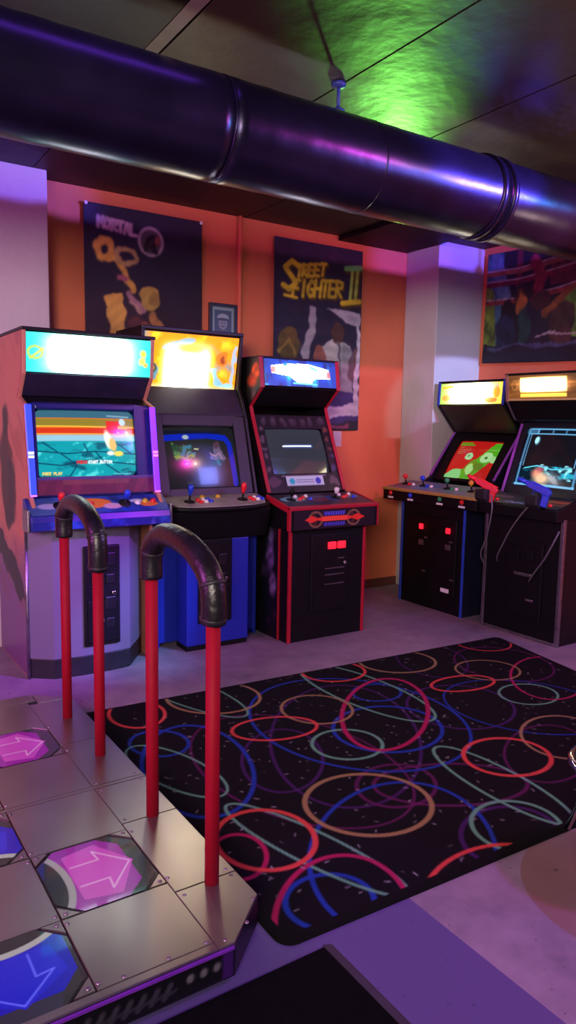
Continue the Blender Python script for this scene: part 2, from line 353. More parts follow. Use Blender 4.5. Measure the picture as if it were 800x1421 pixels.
# 3 - wide banner on the right wall: a boxing ring with ropes
A = Art(1.5, .84, 260, 150, (.10,.09,.12))
A.rect(.0,.10,.18,.84,(.20,.36,.42)); A.poly([(0,.12),(.14,.12),(.09,.55),(0,.62)], (.36,.46,.14)); A.poly([(.04,.84),(.14,.84),(.28,.5),(.22,.40),(.10,.55)], (.30,.42,.50)); A.rect(.32,.5,.38,.84,(.36,.12,.16))
A.ell(.95,.35,.22,.18,(.32,.50,.16)); A.ell(1.05,.40,.14,.1,(.42,.62,.22)); A.rect(.62,.58,1.5,.84,(.20,.10,.14),.7); A.rect(.66,.55,1.5,.7,(.36,.14,.16),.8)
for y0, y1, cc in ((.70,.80,(.52,.30,.22)), (.62,.73,(.42,.13,.15)), (.48,.62,(.50,.20,.18))):
    A.line([(0,y0-.02),(.35,y0-.02),(.75,y0+.02),(1.5,y1)], .016, cc); A.line([(0,y0+.005),(.35,y0+.003),(.75,y0+.045),(1.5,y1+.03)], .006,(.66,.58,.56))
A.line([(.50,.74),(.58,.62),(.52,.48)], .05,(.48,.13,.18),soft=.02)
A.warp(.035, 23, 4)
for x, y, rx, ry, cc, a in ((.25,.40,.06,.07,(.10,.07,.08),0),(.40,.50,.10,.08,(.16,.10,.09),20),(.38,.44,.06,.09,(.58,.36,.14),15),(.24,.22,.10,.16,(.13,.15,.24),0),(.55,.30,.13,.16,(.12,.11,.16),0),(.58,.44,.10,.07,(.22,.13,.12),10),(.42,.25,.06,.16,(.12,.24,.22),0),(.8,.25,.12,.2,(.24,.16,.14),0),(1.2,.3,.12,.22,(.18,.14,.22),0)): A.ell(x,y,rx,ry,cc,a,soft=.02)
A.line([(.64,.36),(.80,.48),(.95,.55)], .03,(.46,.28,.14),soft=.015); A.rect(0,0,1.5,.13,(.09,.085,.12)); A.line([(.05,.10),(.35,.13),(.8,.12),(1.5,.14)], .012,(.22,.24,.34)); A.line([(.55,.19),(1.5,.23)], .008,(.55,.52,.52))
A.unwarp(); A.mix(np.clip(A.field(14, 61, 6, 6)*2-.5, 0, 1)*(A.Y < .6)*(A.Y > .13)*.5, (.06,.06,.08)); A.mix(np.clip(A.field(14, 66, 7, 7)*2-.9, 0, 1)*(A.Y < .55)*(A.Y > .15)*.6, (.34,.24,.20)); A.blur(1); A.noise(12, .3, 21, 5, 5)
b3 = empty('banner', 'wide banner printed with a roped boxing ring scene, on the right wall above the cabinets', 'banner', (XR, 4.19, 1.84), -PI/2, 'cloth banners on the orange walls')
panel('cloth', A, (0, -.012, 0), (1.36, 0, -.045), (0.01, 0, .84), bann, b3, cloth(3, .006), .002)
# framed portrait
fr = empty('picture_frame', 'small framed grey portrait of a person in a cap, between the two tall banners', 'picture', (2.46, YB, 1.89))
f = MB(); w, h = .109, .25
for a in ((-w, w, 0, .022), (-w, w, h-.022, h)): f.box(a[0], a[1], -.022, 0, a[2], a[3])
for a in ((-w, -w+.022), (w-.022, w)): f.box(a[0], a[1], -.022, 0, .02, h-.02)
f.build('frame', mat('thin dark frame', '222426', .4), fr, .003)
A = Art(.18, .21, 60, 70, (.42,.52,.48)); A.rect(.012,.012,.168,.198,(.50,.60,.56)); A.rect(.024,.024,.156,.186,(.22,.29,.29)); A.ell(.09,.02,.06,.055,(.25,.30,.30)); A.ell(.09,.10,.035,.045,(.46,.50,.48)); A.ell(.09,.135,.046,.028,(.56,.62,.60)); A.ell(.09,.124,.05,.010,(.20,.25,.25)); A.line([(.078,.104),(.082,.104)], .004,(.15,.18,.18)); A.line([(.098,.104),(.102,.104)], .004,(.15,.18,.18)); A.line([(.08,.078),(.1,.078)], .003,(.2,.22,.22))
panel('photo', A, (-.09, -.012, .02), (.18,0,0), (0,0,.21), painted('photo print', .35), fr)
wp = tag(MB().box(3.435, 3.515, YB-.008, YB, 1.16, 1.28).build('wall_plate', mat('pale wall plate', 'b9a9b4', .5), bevel=.004), 'small pale blank plate on the orange wall right of the red-edged cabinet', 'wall plate')

# ------------------------------------------------------------------ arcade cabinet helpers
def side_panels(root, prof, hw, m, th=.02, names=('side_panel',), bev=.003):
    for s in (-1, 1): MB().prism(prof, 'x', s*hw-(th if s > 0 else 0), s*hw+(0 if s > 0 else th)).build('side_panel', m, root, bev)
def trim_strip(root, pts, x, m, w=.022, t=.006, name='edge_trim'):
    """plastic T-moulding along the front edge of a side panel: pts (y,z)"""
    b = MB(); P = [Vector(p) for p in pts]; out = []
    for i, p in enumerate(P):
        d = (P[min(i+1, len(P)-1)]-P[max(i-1, 0)]).normalized(); out.append(p+Vector((-d.y, d.x))*t)
    for a, c, e, f2 in zip(P[:-1], P[1:], out[:-1], out[1:]):
        b.prism([tuple(a), tuple(c), tuple(f2), tuple(e)], 'x', x-w/2, x+w/2)
    return b.build(name, m, root, .002)
def joystick(root, loc, m, n=(0,0,1), h=.075, bat=True):
    j = MB().lathe([(.032,0),(.032,.004),(.012,.008),(.006,.012),(.006,h*.55)], loc, n).build('joystick', blackm, root)
    pr = [(.006,h*.45),(.011,h*.55),(.017,h*.85),(.016,h*1.05),(.010,h*1.15),(.002,h*1.18)] if bat else [(.005,h*.6)]+[(.019*math.sin(a), h-.019*math.cos(a)) for a in np.linspace(.3, PI-.1, 8)]
    MB().lathe(pr, loc, n).build('knob', m, j)
def button(root, loc, m, n=(0,0,1), r=.0165, name='button'):
    MB().lathe([(r,0),(r,.005),(r*.72,.007),(r*.7,.013),(r*.5,.015),(.001,.0145)], loc, n, 14).build(name, m, root)
dsteel = mat('dark steel', '2a282e', .4, .6, var=.2)
def coin_door(root, x0, x1, z0, z1, y, lit=None, rnd=.03, slots=((.3,.72),(.7,.72))):
    d = MB(); d.box(x0, x1, y-.012, y+.004, z0, z1); o = d.build('coin_door', mat('black textured steel', '09090c', .5, .2, var=.3, bump=.2, bscale=120, spec=.3), root, .011, 3)
    w, h = x1-x0, z1-z0
    MB().box(x0+.018, x1-.018, y-.018, y-.012, z0+.02, z0+h*.45).build('cash_box_door', blackm, o, .003)
    for u, v in slots:
        cx, cz = x0+u*w, z0+v*h
        MB().box(cx-.028, cx+.028, y-.022, y-.012, cz-.035, cz+.035).build('coin_slot', lit or dsteel, o, .004)
        MB().box(cx-.022, cx+.022, y-.019, y-.012, cz-.13, cz-.08).build('coin_return', dsteel, o, .004)
    MB().lathe([(.012,0),(.012,.006),(.007,.008)], (x0+w*.82, y-.012, z0+h*.52), (0,-1,0), 14).build('lock', chrome, o)
    MB().lathe([(.010,0),(.010,.005),(.006,.007)], (x0+w*.5, y-.018, z0+h*.25), (0,-1,0), 14).build('lock', chrome, o)
    return o
def bulge(d): return lambda U, V: d*(1-(2*U-1)**2)*(1-(2*V-1)**2)**.7 if False else d*(1-.5*(2*U-1)**2-.5*(2*V-1)**2)
def rounded_mask(art, r, col=(0,0,0)):
    dx = np.maximum(np.abs(art.X-art.w/2)-(art.w/2-r), 0); dy = np.maximum(np.abs(art.Y-art.h/2)-(art.h/2-r), 0)
    art.mix(np.clip((np.hypot(dx, dy)-r)/art.aa+1.0, 0, 1), col)
def frame_slab(root, name, x0, x1, p, q, hx0, hx1, h0, h1, m, t=.03, bev=.006):
    """board with a rectangular opening: opening hx0..hx1 and from fraction h0 to h1 along p->q"""
    L = lambda f: (p[0]+(q[0]-p[0])*f, p[1]+(q[1]-p[1])*f)
    b = MB(); b.slab(x0, hx0, p, q, t); b.slab(hx1, x1, p, q, t); b.slab(hx0, hx1, p, L(h0), t); b.slab(hx0, hx1, L(h1), q, t)
    return b.build(name, m, root, bev)
G = 'arcade cabinets along the walls'
marq = painted('backlit marquee print', .3, estr=2.1, coat=.3, diff=.3)
crt = painted('lit picture tube', .16, estr=1.25, coat=.25, diff=.15)
prt = painted('printed vinyl art', .4)
glassy = mat('dark screen glass', '0c0d12', .08, var=.05)

HOT = 1.5      # tubes behind the marquees: bright in the middle
# ------------------------------------------------------------------ cabinet 1: white bow-fronted fighting cabinet
c = empty('arcade_cabinet', 'white bow-fronted arcade cabinet with teal lit marquee and blue control panel, at far left', 'arcade cabinet', (1.262, 3.715, 0), 0, G)
white = mat('white laminate', '676376', .4, var=.05, scale=3)
prof = [(.09,0),(.74,0),(.74,1.775),(.055,1.775),(.075,1.56),(.17,1.45),(.055,1.41),(-.015,.955),(-.06,.90),(-.06,.835),(.05,.79),(.09,.76)]
A = Art(.74, 1.775, 90, 200, (.70,.46,.36))
side_panels(c, prof, .345, mat('tan side laminate', 'b3745e', .5, var=.1))
def side_art(root, prof, x, base, paint, name='side_art', flip=False):
    ys = [p[0] for p in prof]; zs = [p[1] for p in prof]; y0, y1, z0, z1 = min(ys), max(ys), min(zs), max(zs)
    A = Art(y1-y0, z1-z0, 110, 220, base); paint(A, lambda y, z: (y-y0, z-z0))
    o = panel(name, A, (x, y1 if not flip else y0, z0), (0, (y0-y1) if not flip else (y1-y0), 0), (0, 0, z1-z0), prt, root)
    # cut to the outline of the side panel
    me = o.data; bm = bmesh.new(); bm.from_mesh(me)
    def inside(y, z):
        r = False; n = len(prof)
        for i in range(n):
            (a, b2), (c2, d) = prof[i], prof[(i+1) % n]
            if (b2 > z) != (d > z) and y < (c2-a)*(z-b2)/(d-b2)+a: r = not r
        return r
    bmesh.ops.delete(bm, geom=[f for f in bm.faces if not all(inside(v.co.y+e1, v.co.z+e2) for v in f.verts for e1, e2 in ((.006,0),(-.006,0),(0,.006),(0,-.006)))], context='FACES')
    bm.to_mesh(me); bm.free(); return o
def art1(A, P):
    A.X = A.w-A.X                                     # drawn with y growing to the back
    A.warp(.05, 33, 2)
    A.mix(np.clip((.75-A.Y)/.25, 0, 1), (.42,.28,.46)); A.mix(np.clip((A.field(9, 3, 2, 2)-.1)*2, 0, 1)*.35, (.45,.22,.16))
    for y, z, ry, rz, cc in ((.45,1.30,.06,.10,(.10,.05,.06)),(.40,1.16,.08,.07,(.30,.12,.08)),(.36,.98,.10,.14,(.12,.05,.08)),(.42,.86,.12,.10,(.10,.04,.08)),(.5,1.05,.1,.2,(.2,.1,.09)),(.28,.93,.04,.10,(.22,.06,.12))): A.ell(*P(y, z), ry, rz, cc, soft=.04)
    A.poly([P(.74,.72),P(.30,.62),P(.16,.46),P(.14,.38),P(.34,.46),P(.74,.58)], (.07,.05,.11))
side_art(c, prof, -.3465, (.70,.44,.34), art1)
plan = [(-.345,.09),(-.235,.005),(-.1,-.01),(.06,-.01),(.175,.005),(.345,.24),(.345,.3),(-.345,.3)]
MB().prism(plan, 'z', .105, .79).build('front_panel', white, c, .004)
kp = [(x*.995, y+.006) for x, y in plan]
MB().prism(kp, 'z', 0, .104).build('kick_plate', mat('scuffed black kick plate', '15131a', .5, var=.5, scale=20), c, .004)
MB().tube([(-.345,.085,0),(-.345,.085,.77)], .008, 8).build('corner_trim', steel, c)
MB().tube([(.345,.235,0.0),(.345,.235,.78)], .006, 8).build('corner_trim', steel, c)
coin_door(c, -.085, .11, .155, .69, -.012, slots=((.32,.86),(.72,.86),(.72,.42)))
cp = MB().prism([(-.115,.84),(-.105,.868),(.01,.945),(.05,.945),(.05,.79),(-.09,.79),(-.115,.80)], 'x', -.365, .365).build('control_panel', mat('deep blue panel', '182a78', .35, var=.15), c, .008, 3)
A = Art(.72, .12, 150, 30, (.10,.16,.48)); A.mix(np.clip(A.field(9, 8, 5, 5)*2, 0, 1)*.6, (.14,.28,.66)); A.ell(.32,.07,.10,.035,(.80,.42,.12)); A.ell(.62,.05,.05,.02,(.80,.42,.16)); A.ell(.42,.045,.05,.02,(.72,.58,.62)); A.ell(.10,.06,.06,.02,(.55,.52,.7)); A.ell(.56,.075,.04,.012,(.72,.7,.8))
panel('panel_art', A, (-.36,-.106,.872), (.72,0,0), (0,.112,.074), prt, cp)
A = Art(.72, .04, 150, 14, (.09,.14,.46)); A.mix(np.clip(A.field(9, 18, 6, 3)*2, 0, 1)*.7, (.16,.34,.74)); A.mix(np.clip(A.field(9, 28, 8, 3)*2-.8, 0, 1)*.5, (.5,.5,.8))
panel('apron_art', A, (-.36,-.1175,.80), (.72,0,0), (0,0,.04), prt, cp)
nn = Vector((0,-.56,.83))
for x in (-.21, .13):
    joystick(c, (x,-.05,.907), redp if x < 0 else bluep, nn)
    for k, (dx, dy) in enumerate(((.07,0),(.115,.008),(.16,.006))): button(c, (x+dx,-.05+dy,.907+dy*.7), (whitep, yellowp, redp)[k], nn)
for s in (-1, 1): MB().box(s*.372-.008, s*.372+.008, -.10, .0, .79, .90).build('panel_end_cap', steel, c, .006)
bz = mat('navy bezel', '0e1762', .35, var=.1)
P0, P1 = (.012,.955), (.085,1.415)
frame_slab(c, 'screen_bezel', -.325, .325, P0, P1, -.285, .235, .20, .94, bz, .05, .008)
A = Art(.64, .09, 120, 20, (.36,.10,.24)); A.mix(np.clip(A.field(9, 4, 5, 2)*2, 0, 1)*.5, (.52,.16,.30)); A.rect(.15,.05,.5,.075,(.50,.28,.30),.6); A.rect(0,.075,.64,.09,(.30,.22,.5))
panel('bezel_art', A, *facing(-.32, .32, (.012,.958), (.0265,1.048)), prt, c)
# picture tube
A = Art(.53, .345, 170, 120, (.08,.62,.66))
A.rect(0,.27,.53,.345,(.20,.38,.45)); A.rect(0,.215,.53,.305,(.80,.42,.12)); A.rect(0,.262,.53,.30,(.52,.46,.16)); A.rect(0,.225,.53,.252,(.78,.20,.10)); A.line([(0,.262),(.53,.258)], .003,(.92,.72,.25)); A.line([(0,.222),(.53,.220)], .003,(.85,.62,.3)); A.rect(.37,.23,.46,.29,(.82,.16,.10))
A.rect(0,.17,.53,.216,(.55,.74,.80)); A.rect(0,0,.53,.185,(.06,.58,.62))
A.mix(np.clip(A.field(12, 77, 2.2, 5)*3-.6, 0, 1)*(A.Y < .178)*.7, (.40,.90,.88)); A.mix(np.clip(A.field(12, 78, 2, 6)*3-.5, 0, 1)*(A.Y < .178)*.75, (.03,.27,.36))
for pts in ([(0,.135),(.15,.12),(.30,.13),(.53,.115)],[(0,.075),(.12,.06),(.26,.085),(.53,.06)],[(.12,.12),(.20,.06),(.16,0)],[(.30,.13),(.36,.06),(.46,0)],[(.03,.178),(.1,.13)],[(.42,.175),(.5,.12)],[(.24,.17),(.26,.13)]): A.line(pts, .0035, (.02,.22,.32), op=.8)
A.ell(.375,.19,.020,.05,(.96,.92,.84),12,soft=.01); A.ell(.40,.165,.020,.035,(.90,.72,.40),10,soft=.01); A.ell(.43,.118,.028,.014,(.95,.82,.35),soft=.008); A.ell(.385,.12,.02,.011,(.95,.93,.90),soft=.008); A.ell(.345,.285,.0,.0,(0,0,0)) if False else None
A.ell(.462,.285,.018,.02,(.70,.82,.9),soft=.008); A.rect(.435,.248,.49,.266,(.75,.62,.18)); A.rect(.445,.225,.48,.246,(.08,.12,.30)); A.text('PRESS', .20,.068,.014,(.85,.14,.16),.0022,adv=.8); A.text('START', .26,.068,.014,(.92,.95,.95),.0022,adv=.8); A.text('BUTTON', .325,.068,.014,(.92,.95,.95),.0022,adv=.8); A.text('FREE', .025,.013,.013,(.95,.80,.40),.002,adv=.85); A.text('PLAY', .08,.013,.013,(.95,.80,.40),.002,adv=.85)
A.line([(.38,.318),(.5,.314)], .004,(.6,.75,.8),op=.6); A.line([(.40,.012),(.5,.012)], .003,(.5,.9,.95),op=.6)
rounded_mask(A, .03)
L = lambda f: (P0[0]+(P1[0]-P0[0])*f, P0[1]+(P1[1]-P0[1])*f)
a, b_ = L(.20), L(.94)
panel('picture_tube', A, *facing(-.285, .235, a, b_, -.03), crt, c, bulge(.03))
for s, cc, nm in ((-1,'2a3cff','blue light strip'),(1,'6a22ff','violet light strip')):
    st = MB().slab(s*.327-.016, s*.327+.016, (-.026,.958), (.046,1.41), .014).build('light_strip', mat(nm, cc, .3, emit=cc, estr=1.6), c, .003)
    for q, f0 in enumerate((.42,.46)):
        MB().slab(s*.327-.013, s*.327+.013, (-.029+.072*f0, .958+.452*f0), (-.029+.072*(f0+.025), .958+.452*(f0+.025)), .006).build('diode', mat('white diode' if s < 0 else 'pink diode','ffffff' if s < 0 else 'ff7ae8', .3, emit='dfe6ff' if s < 0 else 'ff66f0', estr=2.2), st)
    MB().slab(s*.327-.015, s*.327+.015, (-.029,.958), (-.0285,.966), .005).build('diode', mat('tip diode','b070ff',.3,emit='c060ff',estr=1.8), st)
MB().slab(-.325, .325, (.17,1.452), (.08,1.562), .02).build('speaker_panel', mat('dark violet panel', '221d33', .4, var=.2), c, .004)
MB().slab(-.325, .325, (.088,1.418), (.17,1.452), .02).build('hood_panel', black, c, .004)
A = Art(.66, .20, 160, 50, (.12,.66,.66)); A.mix(np.exp(-(((A.X-.33)/.235)**4+((A.Y-.10)/.16)**4)), (1,1,1)); A.mix(np.clip(1-np.minimum(A.Y, .2-A.Y)/.03, 0, 1)*.35, (.25,.75,.65)); A.ring(.045,.10,.035,.03,.006,(.50,.62,.25)); A.line([(.02,.07),(.06,.10),(.085,.12)], .006,(.55,.58,.25)); A.ell(.618,.125,.016,.02,(.80,.66,.22),20,soft=.012); A.ell(.612,.085,.018,.022,(.72,.72,.28),-30,soft=.012); A.ell(.632,.065,.012,.012,(.85,.55,.2),soft=.01)
A.c *= (1+HOT*np.exp(-(((A.X-.33)/.2)**2+((A.Y-.1)/.1)**2)))[..., None]
mq = MB().slab(-.325, .325, (.082,1.567), (.066,1.763), .04).build('marquee', black, c, .004)
panel('marquee_print', A, *facing(-.325, .325, (.08,1.570), (.065,1.762), .006), marq, mq)
MB().box(-.35, .35, .05, .74, 1.768, 1.785).build('top_panel', black, c, .004)
MB().box(-.325, .325, .70, .73, .02, 1.765).build('back_panel', black, c)

# ------------------------------------------------------------------ cabinet 2: tall one with orange marquee and blue base
c = empty('arcade_cabinet', 'tallest arcade cabinet with large orange lit marquee, grey control panel and blue base', 'arcade cabinet', (2.024, 3.79, 0), 0, G)
blueb = mat('royal blue laminate', '12249a', .45, var=.08, scale=4); black2 = mat('dusty black laminate', '100e14', .45, var=.2)
prof = [(.15,.66),(.77,.66),(.77,1.885),(.345,1.885),(.375,1.56),(.33,1.475),(.285,1.365),(.14,.90),(.0,.86),(.0,.80)]
side_panels(c, prof, .34, black2)
for s in (-1, 1): MB().box(s*.34-(.02 if s > 0 else 0), s*.34+(.02 if s < 0 else 0), .15, .77, 0, .66).build('base_side', blueb, c, .003)
MB().box(-.32, .32, .152, .70, 0.03, .66).build('base_front', blueb, c)
MB().box(-.32, .32, .15, .70, .66, .83).build('panel_underside', blackm, c)
MB().box(-.215, .195, 0, .152, .03, .655).build('base_box', blueb, c, .006); MB().box(-.21, .19, .008, .152, 0, .03).build('kick_plate', blackm, c)
MB().prism([(.0,.655),(.15,.655),(.15,.83),(-.05,.83)], 'x', -.32, .32).build('panel_underside', blackm, c, .005)
coin_door(c, -.145, .075, .16, .66, -.001, slots=((.3,.75),(.7,.75)))
# control panel with bowed front
front = [(-.335,.05),(-.29,-.035),(-.20,-.06),(.0,-.07),(.20,-.06),(.29,-.035),(.333,.05)]
def cpz(y): return .858+(y+.07)*.20
b = MB(); top = front+[(.333,.15),(-.335,.15)]
n = len(top); vs = [(x, y, cpz(y)) for x, y in top]+[(x, y+.01, cpz(y)-.035) for x, y in top]
b.add(vs, [tuple(range(n)), tuple(range(2*n-1, n-1, -1))]+[(i, n+i, n+(i+1) % n, (i+1) % n) for i in range(n)])
cp = b.build('control_panel', mat('worn grey panel', '857f7c', .4, var=.25, scale=9), c, .006)
MB().tube([(x, y-.004, cpz(y)-.018) for x, y in front], .014, 8).build('panel_edge', blackm, c)
nn = Vector((0,-.2,1))
for x, mk in ((-.185, bluep), (.165, redp)):
    joystick(c, (x, .03, cpz(.03)), mk, nn, .09)
    for k in range(2):
        for j, mm in enumerate((redp, whitep, bluep)): button(c, (x+.06+.035*j+.005*k, .045-.035*k+.006*j, cpz(.045-.035*k)), mm, nn, .0155)
for x in (-.07, .035): button(c, (x, .10, cpz(.10)), yellowp, nn, .016, 'start_button')
P0, P1 = (.155,.90), (.295,1.375)
bzm = mat('charcoal bezel', '1d2022', .45, var=.15)
frame_slab(c, 'screen_bezel', -.32, .32, P0, P1, -.245, .235, .10, .86, bzm, .04, .008)
A = Art(.50, .37, 140, 110, (.085,.09,.10))
A.mix(np.exp(-(((A.X-.20)/.25)**2+((A.Y-.22)/.13)**2))*.5, (.16,.19,.16))
A.line([(0,.30),(.30,.315),(.43,.30),(.455,.26),(.475,.02)], .019, (.03,.12,.62)); A.line([(0,.335),(.40,.335)], .010,(.03,.05,.16),op=.6)
A.warp(.012, 71, 5)
A.rect(.055,.165,.185,.25,(.10,.24,.16)); A.mix(np.clip(A.field(12, 5, 4, 4)*3, 0, 1)*((A.X > .055)&(A.X < .20)&(A.Y > .165)&(A.Y < .262)), (.22,.42,.22)); A.line([(.10,.18),(.14,.24),(.17,.25)], .010,(.16,.40,.50)); A.line([(.06,.19),(.12,.18),(.19,.19)], .007,(.42,.50,.16)); A.line([(.12,.17),(.16,.21),(.2,.2)], .006,(.20,.44,.48))
A.poly([(.30,.165),(.31,.20),(.335,.19),(.34,.24),(.38,.25),(.40,.20),(.42,.165)], (.36,.30,.40)); A.line([(.31,.21),(.34,.185),(.37,.21),(.38,.175)], .005,(.55,.42,.52)); A.ell(.36,.255,.022,.02,(.26,.18,.22)); A.unwarp(); A.ell(.15,.305,.022,.014,(.55,.62,.62),soft=.006); A.line([(.20,.232),(.225,.23)], .004,(.7,.75,.5)); A.line([(.13,.03),(.17,.03)], .003,(.22,.22,.26))
rounded_mask(A, .025)
L = lambda f: (P0[0]+(P1[0]-P0[0])*f, P0[1]+(P1[1]-P0[1])*f)
panel('picture_tube', A, *facing(-.245, .235, L(.10), L(.86), -.025), crt, c, bulge(.024))
MB().slab(-.32, .32, (.298,1.38), (.40,1.54), .02).build('speaker_panel', mat('plum speaker panel', '2a2338', .45, var=.15), c, .004)
A = Art(.66, .345, 150, 90, (.92,.52,.06))
A.mix(np.clip(A.field(14, 31, 1.6, 1.6)*2-.5, 0, 1)*.7, (.30,.46,.66)); A.mix(np.clip(A.field(14, 35, 2, 2)*2-.6, 0, 1)*.7, (.98,.78,.12)); A.ell(.21,.27,.09,.025,(.35,.50,.66),15); A.ell(.29,.30,.06,.02,(.45,.58,.68),10)
A.warp(.02, 5, 3)
A.poly([(.04,.04),(.10,.05),(.095,.13),(.075,.16)], (.30,.46,.50)); A.line([(.075,.16),(.06,.04)], .006,(.2,.25,.2)); A.ell(.55,.20,.045,.05,(.72,.40,.12)); A.ell(.56,.19,.02,.02,(.52,.22,.10)); A.line([(.50,.12),(.52,.05),(.58,.03)], .02,(.45,.62,.72)); A.line([(.63,.05),(.64,.28)], .010,(.55,.62,.78)); A.ell(.60,.03,.05,.02,(.5,.68,.8))
A.unwarp(); A.mix(np.clip(A.field(14, 39, 4, 4)*2-.8, 0, 1)*.5, (.62,.28,.08)); A.blur(1); A.mix(np.exp(-(((A.X-.30)/.165)**6+((A.Y-.13)/.155)**6)), (1,.98,.88)); A.mix(np.exp(-(((A.X-.32)/.10)**4+((A.Y-.25)/.03)**4)), (1,.92,.25)); A.mix(np.clip(1-A.Y/.03, 0, 1)*.5, (.65,.85,.9))
A.c *= (1+HOT*np.exp(-(((A.X-.30)/.16)**4+((A.Y-.12)/.12)**4)))[..., None]
mq = MB().slab(-.335, .325, (.428,1.535), (.362,1.868), .04).build('marquee', black2, c, .004)
panel('marquee_print', A, *facing(-.318, .316, (.424,1.545), (.362,1.862), .006), marq, mq)
for s in (-1, 1): MB().slab(s*.33-.008, s*.33+.008, (.418,1.54), (.352,1.872), .03).build('marquee_retainer', black2, c, .002)
MB().box(-.342, .342, .34, .77, 1.872, 1.892).build('top_panel', black2, c, .004); MB().box(-.32, .32, .73, .76, .03, 1.87).build('back_panel', black2, c)

# ------------------------------------------------------------------ cabinet 3: black with red edges
c = empty('arcade_cabinet', 'black arcade cabinet with red edge trim, shortest of the three by the back wall', 'arcade cabinet', (2.704, 3.635, 0), 0, G)
prof = [(.105,0),(.87,0),(.87,1.745),(.365,1.745),(.335,1.56),(.475,1.44),(.455,1.385),(.24,.90),(.105,.84)]
side_panels(c, prof, .305, black)
def art3(A, P):
    A.X = A.w-A.X
    A.mix(np.clip((A.field(10, 13, 2, 2)-.35)*4, 0, 1)*.5, (.20,.10,.16))
    for y, z, ry, rz, cc in ((.40,1.66,.05,.05,(.80,.26,.08)),(.44,1.60,.06,.04,(.62,.18,.06)),(.42,1.50,.03,.05,(.3,.2,.22)),(.2,.5,.05,.09,(.34,.26,.44)),(.16,.34,.04,.07,(.42,.34,.5)),(.19,.63,.03,.07,(.32,.28,.42)),(.25,.42,.05,.05,(.18,.12,.22))): A.ell(*P(y, z), ry, rz, cc, soft=.03)
    A.noise(12, .5, 6, 5, 5)
side_art(c, prof, -.3065, (.055,.045,.06), art3)
for s in (-1, 1):
    trim_strip(c, [(.105,.0),(.105,.80)], s*.297, redm); trim_strip(c, [(.24,.905),(.455,1.385),(.475,1.44)], s*.295, redm, .026); trim_strip(c, [(.475,1.44),(.335,1.56)], s*.295, redm, .022, .004); trim_strip(c, [(.335,1.555),(.365,1.745)], s*.295, redm, .03)
MB().box(-.275, .275, .004, .12, .0, .70).build('front_panel', blackm, c, .003)
MB().box(-.29, .29, .12, .16, 0, .84).build('front_panel', blackm, c)
for s in (-1, 1): MB().box(s*.284-.011, s*.284+.011, -.003, .016, 0, .69).build('edge_trim', redm, c, .004); MB().box(s*.284-.010, s*.284+.010, .016, .12, 0, .69).build('front_panel', blackm, c)
ap = MB().prism([(-.047,.70),(-.047,.838),(.22,.892),(.22,.70)], 'x', -.318, .345).build('control_panel', blackm, c, .005)
MB().prism([(-.052,.822),(-.052,.843),(-.03,.848),(-.03,.83)], 'x', -.328, .353).build('panel_edge', redm, c, .003)
for s in (-.322, .349): MB().prism([(-.05,.70),(-.05,.843),(.22,.898),(.22,.86),(-.02,.81),(-.02,.70)], 'x', s-.006, s+.006).build('panel_edge', redm, c, .002)
A = Art(.66, .26, 150, 60, (.20,.15,.20)); A.mix(np.clip(A.field(12, 3, 3, 3)*2, 0, 1)*.5, (.30,.22,.30)); A.ell(.12,.15,.09,.05,(.35,.60,.70)); A.ell(.11,.14,.05,.02,(.72,.82,.86)); A.ell(.30,.13,.08,.05,(.40,.16,.26)); A.ell(.30,.18,.1,.02,(.3,.3,.4)); A.ell(.42,.14,.05,.06,(.14,.24,.50)); A.ell(.58,.16,.06,.04,(.30,.40,.55)); A.line([(.02,.05),(.64,.05)], .02,(.12,.14,.26)); A.line([(.02,.015),(.64,.015)], .012,(.30,.14,.18))
panel('panel_art', A, (-.32,-.028,.8445), (.655,0,0), (0,.24,.0485), prt, ap)
nn = Vector((0,-.2,1))
for x in (-.22, .12):
    joystick(c, (x, .10, .870), blackm if x < 0 else whitep, nn, .06)
    for k, (dx, dy, mm) in enumerate(((.06,.05,whitep),(.06,-.005,redp),(.10,.02,redp),(.14,.05,whitep),(.14,-.005,bluep))): button(c, (x+dx, .10+dy, .870+dy*.2), mm, nn, .015)
A = Art(.62, .12, 200, 44, (.05,.04,.09))
for xx in (.16, .45): A.ring(xx,.06,.048,.046,.007,(.46,.32,.24)); A.line([(xx-.02,.09),(xx+.015,.06),(xx-.01,.03)], .009,(.3,.14,.1))
A.poly([(.08,.06),(.13,.085),(.17,.068),(.22,.076),(.39,.076),(.44,.068),(.48,.085),(.54,.06),(.48,.04),(.44,.055),(.39,.046),(.22,.046),(.17,.055),(.13,.04)], (.86,.18,.14)); A.rect(.21,.046,.40,.076,(.92,.28,.20)); A.rect(.22,.082,.385,.107,(.30,.30,.86)); A.rect(.22,.014,.385,.038,(.26,.26,.76))
for q in range(9): A.line([(.226+q*.019,.084),(.232+q*.019,.106)], .003,(.08,.06,.22)); A.line([(.226+q*.019,.016),(.232+q*.019,.036)], .003,(.08,.06,.22))
panel('apron_art', A, (-.30,-.0515,.705), (.62,0,0), (0,0,.116), prt, ap)
cd = MB().box(-.135, .165, -.006, .006, .17, .66).build('coin_door', mat('black textured steel', '09090c', .45), c, .006)
litred = mat('lit red coin window', 'ff2030', .3, emit='ff1828', estr=2.2)
for x in (-.012, .062): MB().box(x, x+.062, -.016, -.006, .565, .61).build('coin_slot', litred, cd, .006)
for z in (.50,.44,.40,.34): MB().box(-.03+.1*(z == .50), .12, -.009, -.006, z, z+.006).build('vent_slot', steel, cd)
MB().lathe([(.012,0),(.012,.006),(.007,.008)], (.125,-.006,.47), (0,-1,0), 14).build('lock', chrome, cd)
MB().box(-.11, .14, -.009, -.006, .185, .31).build('cash_box_door', blackm, cd, .003)
P0, P1 = (.245,.90), (.46,1.385)
